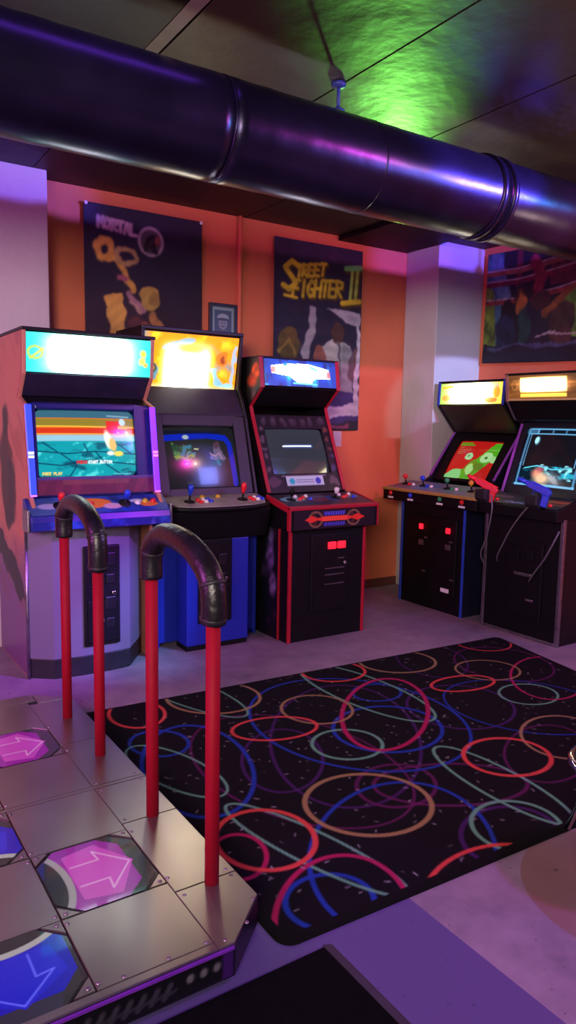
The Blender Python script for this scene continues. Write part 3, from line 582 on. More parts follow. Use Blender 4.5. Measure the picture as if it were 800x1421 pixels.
frame_slab(c, 'screen_bezel', -.283, .283, P0, P1, -.225, .225, .24, .83, blackm, .04, .005)
A = Art(.48, .34, 140, 100, (.16,.165,.20)); A.mix(np.exp(-(((A.X-.24)/.2)**2+((A.Y-.2)/.1)**2))*.4, (.13,.14,.19)); A.line([(.14,.205),(.36,.205)], .011,(.20,.32,.55),soft=.02)
for q in range(12): A.line([(.125+q*.020,.205),(.139+q*.020,.206)], .0045,(1,1,1),soft=.006)
rounded_mask(A, .02)
L = lambda f: (P0[0]+(P1[0]-P0[0])*f, P0[1]+(P1[1]-P0[1])*f)
panel('picture_tube', A, *facing(-.225, .225, L(.24), L(.83), -.02), painted('bright picture tube', .12, estr=1.6, coat=.6, diff=.3), c, bulge(.018))
A = Art(.566, .53, 130, 120, (.07,.06,.08))
A.warp(.02, 88, 4)
for yy in (.16,.24,.30,.36,.43): 
    A.ell(.028,yy,.018,.02,(.42,.36,.42)); A.ell(.538,yy,.018,.02,(.30,.28,.46) if yy < .3 else (.46,.30,.22))
for q in range(7): A.ell(.06+q*.075,.485,.026,.03,(.24,.22,.27)); A.ell(.06+q*.075,.50,.012,.014,(.34,.30,.34))
A.ell(.05,.07,.04,.035,(.36,.24,.34)); A.ell(.515,.07,.04,.035,(.42,.34,.40)); A.unwarp().blur(2); A.c *= .8; A.rect(.11,.105,.46,.114,(.42,.42,.46))
o = panel('bezel_art', A, *facing(-.283, .283, P0, P1, .003), prt, c)
bm = bmesh.new(); bm.from_mesh(o.data)
def inscreen(co):
    f_ = (co.z-P0[1])/(P1[1]-P0[1]); return -.223 < co.x < .223 and .245 < f_ < .825
bmesh.ops.delete(bm, geom=[f_ for f_ in bm.faces if any(inscreen(v.co) for v in f_.verts)], context='FACES'); bm.to_mesh(o.data); bm.free()
A = Art(.30, .065, 80, 20, (.62,.64,.74)); A.ell(.045,.032,.022,.02,(.16,.55,.66)); A.ell(.255,.032,.022,.022,(.18,.20,.60)); A.line([(.08,.04),(.22,.04)], .003,(.4,.42,.55)); A.line([(.08,.025),(.22,.025)], .003,(.4,.42,.55)); A.rect(0,0,.30,.004,(.3,.3,.4))
panel('instruction_card', A, *facing(-.145, .145, L(.075), L(.20), .006), painted('backlit card', .3, estr=.35), c)
MB().slab(-.283, .283, (.475,1.443), (.34,1.558), .02).build('speaker_panel', blackm, c, .003)
A = Art(.56, .18, 150, 50, (.04,.20,.55)); A.mix(np.clip(A.field(14, 41, 3, 1.5)*2, 0, 1)*.6, (.05,.06,.20)); A.mix(np.clip(A.field(14, 44, 3, 1)*2-.5, 0, 1)*.6, (.15,.62,.78))
A.poly([(.05,.135),(.16,.15),(.33,.158),(.50,.125),(.515,.06),(.40,.062),(.35,.03),(.24,.035),(.19,.07),(.055,.085)], (1,1,1)); A.rect(.052,.09,.085,.13,(.92,.30,.26),.8); A.rect(.485,.065,.512,.11,(.92,.25,.25),.8); A.line([(.15,.145),(.17,.146)], .008,(.10,.30,.6)); A.line([(.36,.135),(.40,.12)], .012,(.20,.62,.7)); A.line([(.25,.035),(.36,.032)], .008,(.95,.75,.5)); A.line([(.22,.022),(.40,.018)], .006,(.30,.7,.7))
A.c *= (1+HOT*np.exp(-(((A.X-.28)/.17)**4+((A.Y-.1)/.06)**4)))[..., None]
mq = MB().slab(-.283, .283, (.337,1.566), (.360,1.738), .04).build('marquee', blackm, c, .003)
panel('marquee_print', A, *facing(-.278, .278, (.338,1.570), (.3605,1.736), .005), marq, mq)
MB().box(-.31, .31, .36, .87, 1.74, 1.752).build('top_panel', black, c, .003); MB().box(-.285, .285, .83, .86, .02, 1.74).build('back_panel', black, c)

# ------------------------------------------------------------------ cabinet 4: four player machine on the right
c = empty('arcade_cabinet', 'four-player arcade cabinet with wide panel, four joysticks and green and red screen', 'arcade cabinet', (3.80, 3.855, 0), -PI/2, G)
prof = [(.0,0),(.80,0),(.80,1.665),(.335,1.665),(.325,1.49),(.52,1.285),(.27,.95),(.17,.895),(.0,.87)]
side_panels(c, prof, .325, mat('dark navy side', '16172a', .4, var=.15)); bt = mat('blue edge trim', '1f3fae', .4)
for s in (-1, 1):
    trim_strip(c, [(.0,0),(.0,.77)], s*.316, bt); trim_strip(c, [(.27,.955),(.52,1.285)], s*.316, mat('violet edge trim', '8f4ab4', .4)); trim_strip(c, [(.52,1.285),(.325,1.49)], s*.316, black, .02, .004); trim_strip(c, [(.325,1.49),(.335,1.665)], s*.316, bt)
MB().box(-.303, .303, .004, .03, 0, .80).build('front_panel', blackm, c)
ap = MB().prism([(-.085,.775),(-.085,.858),(.20,.905),(.20,.84),(.0,.76)], 'x', -.455, .488).build('control_panel', blackm, c, .006)
MB().prism([(-.092,.846),(-.092,.864),(-.07,.868),(-.07,.85)], 'x', -.46, .493).build('panel_edge', mat('tan edge trim', 'a8803f', .45), c, .003)
A = Art(.94, .27, 170, 50, (.38,.42,.48)); A.mix(np.clip(A.field(10, 4, 3, 3)*2, 0, 1)*.4, (.28,.34,.44)); A.ell(.1,.13,.1,.1,(.40,.30,.36)); A.ell(.33,.13,.1,.1,(.28,.42,.60)); A.ell(.6,.13,.1,.1,(.34,.50,.46)); A.ell(.85,.13,.1,.1,(.46,.44,.34)); A.line([(0,.03),(.94,.03)], .008,(.40,.32,.34))
panel('panel_art', A, (-.448,-.066,.8655), (.93,0,0), (0,.258,.0425), prt, ap)
nn = Vector((0,-.17,1))
for x, mk in ((-.37, redp), (-.18, bluep), (.07, greenp), (.30, yellowp)):
    joystick(c, (x, .07, .888), mk, nn, .06, False)
    for dx, mm in ((.055, mk), (.10, whitep)): button(c, (x+dx, .055, .8865), mm, nn, .016)
for x, mk in ((-.365, redp), (-.15, bluep), (.15, greenp), (.36, redp)):
    button(c, (x, -.085, .825), mk, (0,-1,0), .018, 'start_button'); MB().box(x-.03, x+.03, -.089, -.085, .785, .800).build('button_label', whitep, c, .002)
cd = MB().box(-.26, .25, -.008, .004, .12, .68).build('coin_door', MATS['black textured steel'], c, .006)
for x in (-.098, .173): MB().box(x-.020, x+.020, -.02, -.008, .578, .618).build('coin_slot', litred, cd, .007); MB().box(x-.025, x+.025, -.014, -.008, .46, .50).build('coin_return', steel, cd, .004)
for x, z in ((-.06,.27),(.22,.25),(-.05,.52),(.2,.52)): MB().box(x-.018, x+.018, -.013, -.008, z-.006, z+.006).build('handle', steel, cd, .003)
MB().box(.12, .20, -.012, -.008, .15, .18).build('plate', whitep, cd, .002)
P0, P1 = (.275,.93), (.515,1.28)
frame_slab(c, 'screen_bezel', -.305, .305, P0, P1, -.215, .215, .06, .86, blackm, .04, .006)
A = Art(.43, .34, 130, 100, (.72,.10,.08))
A.warp(.01, 73, 3)
A.poly([(0,0),(0,.03),(.06,.075),(.16,.085),(.22,.13),(.30,.24),(.36,.32),(.43,.34),(.43,.22),(.36,.12),(.26,.0)], (.30,.66,.12)); A.poly([(0,0),(.0,.03),(.06,.075),(.15,.085),(.17,0)], (.48,.82,.50)); A.ell(.165,.20,.04,.032,(.60,.86,.62)); A.ell(.335,.195,.05,.045,(.66,.88,.60)); A.ell(.40,.18,.03,.03,(.62,.84,.55)); A.ell(.235,.10,.055,.07,(.38,.55,.10)); A.ell(.225,.09,.035,.045,(.62,.86,.50)); A.ell(.335,.195,.012,.012,(.2,.45,.15)); A.ell(.165,.20,.010,.008,(.2,.45,.15)); A.ell(.30,.11,.05,.035,(.36,.50,.10)); A.poly([(.30,.0),(.43,.16),(.43,0)], (.72,.12,.08))
A.unwarp()
for yy, x1 in ((.318,.13),(.30,.16)): A.line([(.02,yy),(x1,yy)], .007,(.34,.62,.10))
for yy, x1 in ((.275,.07),(.255,.15),(.238,.1),(.222,.08)): A.line([(.03,yy),(x1,yy)], .0025,(.72,.62,.35),op=.8)
rounded_mask(A, .012)
L = lambda f: (P0[0]+(P1[0]-P0[0])*f, P0[1]+(P1[1]-P0[1])*f)
panel('picture_tube', A, *facing(-.215, .215, L(.06), L(.86), -.02), painted('picture tube glow', .12, estr=.85, coat=.6, diff=.2), c, bulge(.018))
MB().slab(-.305, .305, (.518,1.287), (.33,1.488), .02).build('speaker_panel', mat('olive black panel', '23211a', .4, var=.15), c, .003)
A = Art(.60, .165, 130, 40, (.55,.68,.28)); A.mix(np.clip(A.X/.6-.2, 0, 1)*.8, (.90,.66,.20)); A.mix(np.exp(-(((A.X-.30)/.22)**4+((A.Y-.085)/.10)**4)), (1,.98,.88)); A.ell(.06,.05,.04,.025,(.80,.40,.15),op=.7); A.ell(.55,.09,.03,.045,(.90,.40,.10),op=.8); A.ell(.50,.03,.06,.02,(.80,.28,.10),op=.8); A.line([(.02,.13),(.12,.14)], .008,(.75,.55,.15)); A.ell(.53,.14,.04,.02,(.95,.50,.45),op=.7)
A.c *= (1+HOT*np.exp(-(((A.X-.30)/.2)**4+((A.Y-.085)/.08)**4)))[..., None]
mq = MB().slab(-.305, .305, (.328,1.495), (.338,1.655), .04).build('marquee', black, c, .003)
panel('marquee_print', A, *facing(-.30, .30, (.328,1.498), (.3375,1.653), .005), marq, mq)
MB().box(-.33, .33, .33, .80, 1.658, 1.672).build('top_panel', black, c, .003); MB().box(-.305, .305, .76, .79, .02, 1.66).build('back_panel', black, c)

# ------------------------------------------------------------------ cabinet 5: shooting cabinet with guns
c5 = c = empty('arcade_cabinet', 'black shooting arcade cabinet with amber marquee, metal corner edges and glowing blue line screen', 'arcade cabinet', (3.80, 3.048, 0), -PI/2, G)
prof = [(.0,0),(.80,0),(.80,1.68),(.115,1.68),(.135,1.505),(.225,1.385),(.30,1.36),(.13,.90),(.0,.85)]
side_panels(c, prof, .302, black)
for s in (-1, 1):
    trim_strip(c, [(.13,.905),(.30,1.36)], s*.292, mat('violet edge trim', '8f4ab4', .4), .02); trim_strip(c, [(.225,1.385),(.135,1.505)], s*.292, steel, .018, .004); trim_strip(c, [(.135,1.505),(.115,1.68)], s*.29, mat('wood edge', '8a6a58', .5), .024)
MB().box(-.282, .282, .004, .03, 0, .78).build('front_panel', blackm, c)
for s in (-1, 1): MB().prism([(-.006,0),(-.006,.79),(.02,.79),(.02,0)], 'x', s*.295-.012, s*.295+.012).build('corner_guard', steel, c, .003)
MB().box(-.283, .283, -.006, .01, 0, .02).build('kick_rail', steel, c, .003)
ap = MB().prism([(-.075,.775),(-.08,.845),(.13,.905),(.13,.78)], 'x', -.305, .305).build('control_panel', blackm, c, .006)
A = Art(.59, .2, 120, 44, (.13,.12,.16)); A.rect(.0,.11,.17,.135,(.40,.32,.34)); A.rect(.42,.11,.59,.135,(.66,.38,.20)); A.rect(.16,.015,.42,.055,(.16,.22,.34)); A.line([(.17,.035),(.21,.05),(.23,.03),(.27,.045),(.31,.03)], .004,(.6,.68,.78)); A.rect(.45,.05,.59,.16,(.62,.34,.16),.5)
panel('panel_art', A, (-.295,-.06,.8535), (.59,0,0), (0,.18,.0514), prt, ap)
for x in (-.2, .21): button(c, (x, -.02, .864), redp, (0,-.27,1), .014, 'start_button')
cd = MB().box(-.11, .17, -.008, .004, .12, .62).build('coin_door', MATS['black textured steel'], c, .006)
for x in (-.03, .08): MB().box(x-.025, x+.025, -.02, -.008, .50, .57).build('coin_slot', blackm, cd, .005)
MB().box(-.04, .10, -.016, -.008, .40, .42).build('coin_return', steel, cd, .003); MB().box(.06, .12, -.018, -.008, .245, .262).build('handle', chrome, cd, .004); MB().box(-.08, .14, -.013, -.008, .14, .33).build('cash_box_door', blackm, cd, .003)
P0, P1 = (.135,.905), (.30,1.37)
frame_slab(c, 'screen_bezel', -.282, .282, P0, P1, -.24, .24, .12, .93, mat('indigo black bezel', '11121e', .4), .04, .006)
A = Art(.48, .40, 170, 140, (.06,.06,.09))
cy = (.40,.68,.86)
A.rect(.0,.0,.48,.12,(.02,.10,.16)); A.mix(np.clip(A.field(14, 91, 3, 5)*2.5-.2, 0, 1)*((A.Y < .14)&(A.Y > .04)), (.10,.62,.72)); A.mix(np.clip(A.field(14, 95, 3, 5)*2.5-.7, 0, 1)*((A.Y < .15)&(A.Y > .05)), (.55,.90,.95))
A.rect(.0,.36,.48,.40,(.22,.38,.50)); A.rect(.10,.365,.20,.388,(.04,.08,.12)); A.rect(.215,.365,.30,.388,(.04,.08,.12)); A.rect(.315,.365,.40,.388,(.04,.08,.12)); A.line([(.02,.395),(.46,.395)], .004,cy); A.line([(.02,.36),(.46,.36)], .0035,cy); A.line([(.09,.36),(.09,.40)], .004,cy); A.line([(.41,.36),(.41,.40)], .004,cy)
for xx in (.02, .455): A.line([(xx,.40),(xx,.0)], .008,(.30,.52,.68)); A.line([(xx+.022*(1 if xx < .2 else -1),.36),(xx+.022*(1 if xx < .2 else -1),.14)], .003,cy)
for q in range(10): A.line([(.015,.17+q*.018),(.042,.18+q*.018)], .0025,(.16,.25,.36))
A.line([(.01,.012),(.47,.012)], .008,cy); A.rect(.04,.018,.13,.052,(.04,.10,.14)); A.rect(.34,.018,.44,.052,(.04,.10,.14)); A.ell(.17,.09,.04,.03,(.85,.50,.42),soft=.03,op=.9); A.ell(.215,.055,.06,.04,(.95,.80,.62),soft=.04,op=.9); A.ell(.19,.12,.03,.02,(.75,.35,.42),soft=.02,op=.7); A.line([(.06,.12),(.16,.14),(.28,.12),(.42,.135)], .004,(.35,.80,.88)); A.ell(.10,.315,.016,.024,(.70,.95,1.0)); A.ell(.105,.312,.022,.032,(.55,.85,.95),op=.4)
rounded_mask(A, .01)
L = lambda f: (P0[0]+(P1[0]-P0[0])*f, P0[1]+(P1[1]-P0[1])*f)
panel('picture_tube', A, *facing(-.24, .24, L(.12), L(.93), -.02), crt, c, bulge(.016))
MB().slab(-.282, .282, (.30,1.372), (.225,1.388), .02).build('hood_panel', black, c, .003); MB().slab(-.282, .282, (.225,1.388), (.138,1.505), .02).build('speaker_panel', blackm, c, .003)
A = Art(.575, .165, 130, 40, (.40,.24,.10)); A.noise(10, .3, 3, 1, 8); A.rect(.10,.055,.46,.148,(1,.90,.45)); A.rect(.10,.022,.46,.045,(1,.80,.30)); A.mix(np.exp(-(((A.X-.28)/.16)**4+((A.Y-.1)/.035)**4)), (1,1,.88)); A.line([(.02,.11),(.09,.11)], .004,(.66,.42,.18)); A.line([(.48,.11),(.56,.11)], .004,(.66,.42,.18)); A.ring(.053,.10,.02,.03,.003,(.6,.4,.18)); A.rect(.53,.02,.575,.045,(.2,.5,.45)); A.line([(0,.006),(.575,.006)], .006,(.55,.38,.28))
A.c *= (1+HOT*np.exp(-(((A.X-.28)/.18)**4+((A.Y-.1)/.05)**4)))[..., None]
mq = MB().slab(-.282, .282, (.137,1.508), (.118,1.672), .04).build('marquee', blackm, c, .003)
panel('marquee_print', A, *facing(-.28, .28, (.137,1.510), (.118,1.671), .005), painted('amber marquee print', .3, estr=1.35, coat=.3, diff=.4), mq)
MB().box(-.305, .305, .11, .80, 1.672, 1.686).build('top_panel', blackm, c, .003); MB().box(-.282, .282, .76, .79, .02, 1.67).build('back_panel', black, c)
MB().tube([(.285,-.02,.72),(.26,-.04,.64),(.21,-.045,.54),(.15,-.04,.46),(.09,-.022,.385),(.075,-.006,.365)], .0052, 8).build('cable', mat('grey armoured cable', '6a6870', .4, .4), c)
for sx in (-.265, .14):   # holsters
    MB().prism([(-.085,.84),(-.12,.87),(-.12,.93),(-.06,.935),(-.03,.86)], 'x', sx-.045, sx+.045).build('holster', rubber, c, .008)
def gun(loc, rz, tilt, m, label, cable):
    g = empty('light_gun', label, 'toy gun', loc, rz, 'light guns on the shooting cabinet')
    R_ = Matrix.Rotation(tilt, 4, 'Y') @ Matrix.Scale(.66, 4)
    def place(o): o.matrix_local = R_; return o
    b = MB().prism([(-.10,.02),(-.11,.065),(-.06,.085),(.14,.080),(.155,.05),(.12,.025),(.02,.02)], 'y', -.024, .024)
    place(b.build('body', m, g, .008, 3))
    place(MB().prism([(-.10,.025),(-.035,.022),(-.055,-.09),(-.115,-.085)], 'y', -.020, .020).build('grip', m, g, .010, 3))
    place(MB().lathe([(.022,0),(.022,.05),(.018,.075),(.018,.09),(.012,.09)], (.14,0,.056), (1,0,0), 18).build('barrel', m, g))
    place(MB().tube([(-.035,0,.02),(-.02,0,-.03),(.02,0,-.035),(.045,0,-.01),(.05,0,.02)], .006, 8).build('trigger_guard', m, g))
    place(MB().prism([(-.008,.02),(.006,.02),(-.004,-.018),(-.012,-.015)], 'y', -.005, .005).build('trigger', blackm, g, .002))
    place(MB().box(-.09, .10, -.006, .006, .078, .092).build('sight_rail', m, g, .003))
    inv = Matrix.Translation(loc) @ Matrix.Rotation(rz, 4, 'Z')
    pts = [inv.inverted() @ Vector(p) for p in cable]
    sm = []
    for i in range(len(pts)-1):
        p0, p1, p2, p3 = pts[max(i-1, 0)], pts[i], pts[i+1], pts[min(i+2, len(pts)-1)]
        for k in range(8):
            tt = k/8; sm.append(.5*((2*p1)+(p2-p0)*tt+(2*p0-5*p1+4*p2-p3)*tt*tt+(3*p1-p0-3*p2+p3)*tt**3))
    sm.append(pts[-1]); MB().tube(sm, .0052, 8).build('cable', mat('grey armoured cable', '6a6870', .4, .4), g)
    return g
gun((3.725, 3.30, .918), math.radians(118), math.radians(-25), redp, 'red toy light gun resting in holster at left of the shooting cabinet', [(3.72,3.25,.90),(3.70,3.22,.80),(3.72,3.27,.62),(3.74,3.33,.50),(3.792,3.34,.42)])
gun((3.72, 2.885, .935), math.radians(112), math.radians(-22), bluep, 'blue toy light gun resting in holster at middle of the shooting cabinet', [(3.72,2.895,.90),(3.70,2.97,.82),(3.70,3.06,.70),(3.72,3.13,.60),(3.75,3.20,.50),(3.792,3.23,.46)])

# ------------------------------------------------------------------ carpet
CC = dict(salmon=(.78,.27,.24), cream=(.56,.47,.30), mint=(.36,.62,.48), blue=(.10,.22,.58), magenta=(.62,.10,.30), purple=(.26,.11,.36), plum=(.36,.10,.32))
RINGS = [(2.333,3.064,.175,.151,171,'salmon',1),(2.748,3.019,.22,.189,162,'cream',1),(3.452,3.022,.171,.165,166,'salmon',.7),(3.085,2.656,.18,.159,171,'cream',.8),(2.809,2.576,.188,.099,172,'salmon',1),(2.981,2.299,.158,.131,-178,'mint',.8),(2.222,2.508,.436,.196,-136,'magenta',1.3),(2.334,2.704,.129,.109,-178,'blue',.9),(1.952,2.685,.172,.166,-99,'cream',.9),(1.666,2.601,.191,.118,164,'salmon',1),(2.098,2.35,.257,.23,-165,'blue',1.1),(1.842,2.311,.15,.141,177,'mint',1),(2.333,1.884,.189,.16,-178,'salmon',1.2),(2.702,1.888,.235,.174,-153,'cream',.9),(1.611,1.893,.227,.209,166,'cream',1.2),(1.966,1.838,.295,.158,155,'plum',1),(1.945,1.514,.167,.146,-160,'mint',1),(1.882,1.485,.197,.151,-163,'purple',1.1),(3.284,2.417,.353,.187,-145,'magenta',.8),(1.182,1.893,.174,.16,-99,'salmon',1.2),(1.174,1.53,.129,.118,179,'blue',1.1),(1.17,1.458,.284,.188,-132,'magenta',1.1),(1.636,1.327,.261,.167,-173,'salmon',1),(1.21,3.059,.162,.123,-98,'salmon',1),(1.173,2.721,.131,.114,-75,'blue',1),(1.604,3.063,.228,.203,137,'cream',1),(1.218,2.46,.387,.209,-107,'blue',1.1),(1.539,2.342,.275,.161,-124,'purple',.9),(1.784,1.939,.172,.14,-156,'plum',1),(1.058,1.852,.12,.089,-117,'magenta',1),(2.044,2.505,.539,.462,-87,'blue',.9),(1.888,2.386,.603,.318,-127,'purple',.9),(2.569,2.366,.281,.248,-154,'purple',.9),(1.532,1.62,.435,.286,-141,'blue',1),(2.29,2.768,.461,.17,-86,'mint',.9),(2.129,1.756,.338,.108,-93,'mint',.9),(1.278,1.786,.365,.083,-74,'mint',.8),(1.561,2.282,.531,.354,-84,'plum',.7),(1.501,3.288,.519,.137,-77,'mint',.7),(3.249,2.689,.294,.267,-117,'plum',.7),(2.513,1.826,.295,.162,-153,'plum',.7),(2.856,2.209,.392,.337,-50,'blue',.6),(1.128,2.474,.278,.108,-76,'mint',.7),(2.939,2.941,.295,.196,-124,'purple',.7),
         (2.95,1.75,.2,.17,20,'salmon',1),(3.05,1.6,.3,.2,60,'blue',1),(3.25,1.9,.2,.16,0,'cream',1),(2.6,1.5,.16,.15,0,'mint',1)]
def carpet():
    q = [np.array(p, float) for p in ((.965,1.447,0),(3.30,1.375,0),(3.655,3.08,0),(.965,3.205,0))]
    nu, nv = 470, 330
    A = Art(2.5, 1.75, nu, nv, (.034,.026,.048)); U, V = np.meshgrid(np.linspace(0, 1, nu), np.linspace(0, 1, nv))
    P = (q[0]*((1-U)*(1-V))[..., None]+q[1]*(U*(1-V))[..., None]+q[2]*(U*V)[..., None]+q[3]*((1-U)*V)[..., None])
    su, sv = A.X.copy(), A.Y.copy()
    A.X, A.Y = P[..., 0], P[..., 1]; A.aa = .006
    A.mix(np.clip(A.field(10, 2, 3, 3), 0, 1)*.25, (.06,.035,.085))
    r = np.random.default_rng(5)
    for x, y, a, b, ang, cn, w in sorted(RINGS, key=lambda t: ['purple','plum','blue','mint','magenta','cream','salmon'].index(t[5])):
        A.ring(x, y, a, b, .0085*w, CC[cn], ang, op=.95 if cn not in ('purple','plum') else .8)
    for k in range(520):
        x, y = r.uniform(.95, 3.7), r.uniform(1.35, 3.2); a = r.uniform(0, PI); l = r.uniform(.002, .008); g = r.uniform(.3, .6)
        i = (np.abs(A.X-x) < .03) & (np.abs(A.Y-y) < .03)
        if not i.any(): continue
        dx, dy = A.X[i]-x, A.Y[i]-y; tt = np.clip(dx*math.cos(a)+dy*math.sin(a), -l, l)
        m = np.clip(.6+(.0022-np.hypot(dx-tt*math.cos(a), dy-tt*math.sin(a)))/.006, 0, 1)[:, None]
        A.c[i] = A.c[i]*(1-m)+np.array((g, g, g*1.02))*m
    e = np.minimum(np.minimum(su, 2.5-su), np.minimum(sv, 1.75-sv)); A.mix(e < .028, (.028,.026,.036))
    rr = .05   # rounded corners
    vs = P.copy(); 
    cx = np.clip(su, rr, 2.5-rr); cyy = np.clip(sv, rr, 1.75-rr); dx, dy = su-cx, sv-cyy; L_ = np.hypot(dx, dy); mx = np.maximum(np.abs(dx), np.abs(dy))
    f = np.where(L_ > 1e-6, mx/np.maximum(L_, 1e-6), 1); U2 = (cx+dx*f)/2.5; V2 = (cyy+dy*f)/1.75
    vs = (q[0]*((1-U2)*(1-V2))[..., None]+q[1]*(U2*(1-V2))[..., None]+q[2]*(U2*V2)[..., None]+q[3]*((1-U2)*V2)[..., None])
    edge = np.clip(e/.02, 0, 1); vs[..., 2] = .003+.010*np.sqrt(edge)
    idx = np.arange(nu*nv).reshape(nv, nu); F = np.stack([idx[:-1,:-1], idx[:-1,1:], idx[1:,1:], idx[1:,:-1]], -1).reshape(-1, 4).tolist()
    V_ = vs.reshape(-1, 3); ed = np.concatenate([idx[0,:], idx[1:,-1], idx[-1,-2::-1], idx[-2:0:-1,0]]); k = len(V_); bk = V_[ed].copy(); bk[:, 2] = 0.0005
    n = len(ed); F += [[int(ed[j]), k+j, k+(j+1) % n, int(ed[(j+1) % n])] for j in range(n)]
    me = bpy.data.meshes.new('rug'); me.from_pydata(np.concatenate([V_, bk]).tolist(), [], F)
    col = lin(A.c).reshape(-1, 3); col = np.concatenate([col, col[ed]])
    at = me.color_attributes.new('Print', 'FLOAT_COLOR', 'POINT'); at.data.foreach_set('color', np.concatenate([col, np.ones((len(col), 1))], 1).astype('f').ravel())
    m = painted('carpet pile', .95); b = m.node_tree.nodes['Principled BSDF']; b.inputs['Specular IOR Level'].default_value = .15; b.inputs['Sheen Weight'].default_value = 0
    me.materials.append(m); me.update(); o = bpy.data.objects.new('rug', me); COL.objects.link(o)
    return tag(o, 'large black rug patterned with overlapping neon coloured rings, on the concrete floor', 'rug')
carpet()
# black floor mat in front of the dance platform
mt = empty('floor_mat', 'plain black rubber mat on the floor in front of the dance platform', 'mat', (0,0,0))
MB().box(-1.3, 1.055, -.2, 1.395, 0, .009).build('mat_surface', mat('black ribbed mat', '040407', .95, var=.3, scale=40, bump=.3, bscale=150, spec=.1), mt, .003)
MB().prism([(1.055,0),(1.085,0),(1.055,.010)], 'y', -.2, 1.40).build('bevelled_edge', mat('grey rubber edging', '34333c', .6), mt)

# ------------------------------------------------------------------ dance platform
K = 1.087; ZP = .10
S = lambda v: v*K
dp = empty('dance_platform', 'low metal dance platform with pink and blue arrow panels and red handrails, at lower left', 'dance game platform', (0,0,0))
outl = [(-.30,1.31),(.745,1.31),(.875,1.43),(.875,2.93),(.745,3.045),(-.30,3.045)]
outl = [(S(x), S(y)) for x, y in outl]
MB().prism(outl, 'z', .012, ZP-.005).build('base', mat('black platform skirt', '100d1a', .4, var=.3), dp, .004)
MB().prism([(x*.95 if x > 0 else x, y+(.05 if y < 2.2*K else -.05)) for x, y in outl], 'z', 0, .012).build('foot', blackm, dp)
def brushed():
    m = bpy.data.materials.new('brushed steel'); m.use_nodes = True; nt = m.node_tree; b = nt.nodes['Principled BSDF']; N = nt.nodes.new; Lk = nt.links.new
    tc = N('ShaderNodeTexCoord'); mp = N('ShaderNodeMapping'); mp.inputs['Scale'].default_value = (3, 60, 3); Lk(tc.outputs['Object'], mp.inputs[0])
    n = N('ShaderNodeTexNoise'); n.inputs['Scale'].default_value = 4; n.inputs['Detail'].default_value = 6; Lk(mp.outputs[0], n.inputs['Vector'])
    n2 = N('ShaderNodeTexNoise'); n2.inputs['Scale'].default_value = 3; n2.inputs['Detail'].default_value = 2; Lk(tc.outputs['Object'], n2.inputs['Vector'])
    r = N('ShaderNodeValToRGB'); r.color_ramp.elements[0].position = 0; r.color_ramp.elements[0].color = (*lin(hexc('8d8983')), 1); r.color_ramp.elements[1].position = 1; r.color_ramp.elements[1].color = (*lin(hexc('b3aea4')), 1); Lk(n2.outputs['Fac'], r.inputs['Fac']); Lk(r.outputs['Color'], b.inputs['Base Color'])
    rr = N('ShaderNodeMapRange'); rr.inputs[3].default_value = .26; rr.inputs[4].default_value = .33; Lk(n.outputs['Fac'], rr.inputs[0]); Lk(rr.outputs[0], b.inputs['Roughness'])
    b.inputs['Metallic'].default_value = .9
    return m
brush = brushed()
def plate(x0, x1, y0, y1, nm='deck_plate'):
    g = .0009; return MB().box(S(x0)+g, S(x1)-g, S(y0)+g, S(y1)-g, ZP-.006, ZP).build(nm, brush, dp, .0015)
cols = (-.30,-.09,.175,.44,.705); 
for r0, r1, r2, r3 in ((1.335,1.585,1.87,2.137), (2.155,2.43,2.70,2.965)):
    for (x0, x1, y0, y1) in ((-.09,.175,r0,r1),(.44,.705,r0,r1),(-.09,.175,r2,r3),(.44,.705,r2,r3),(.175,.44,r1,r2),(-.30,-.09,r0,r3)): plate(x0, x1, y0, y1)
plate(-.30, .705, 1.312, 1.335, 'rim_plate'); plate(-.30, .74, 2.965, 3.043, 'rim_plate'); plate(-.30, .875, 2.137, 2.155, 'rim_plate')
def poly_plate(pts): return MB().prism([(S(x), S(y)) for x, y in pts], 'z', ZP-.006, ZP).build('rail_plate', brush, dp, .0015)
poly_plate([(.7055,1.312),(.744,1.312),(.873,1.431),(.873,1.54),(.7055,1.54)]); 
for y0, y1 in ((1.543,1.90),(1.903,2.135),(2.157,2.50),(2.503,2.93)): poly_plate([(.7055,y0),(.873,y0),(.873,y1),(.7055,y1)])
poly_plate([(.742,2.933),(.873,2.933),(.742,3.04)])
pinkm = painted('lit pink arrow panel', .25, estr=.32, coat=.5, diff=.6); bluem = painted('lit blue arrow panel', .25, estr=.55, coat=.5, diff=.6)
frm = mat('smoked panel edge', '2c2f2c', .25, coat=.3)
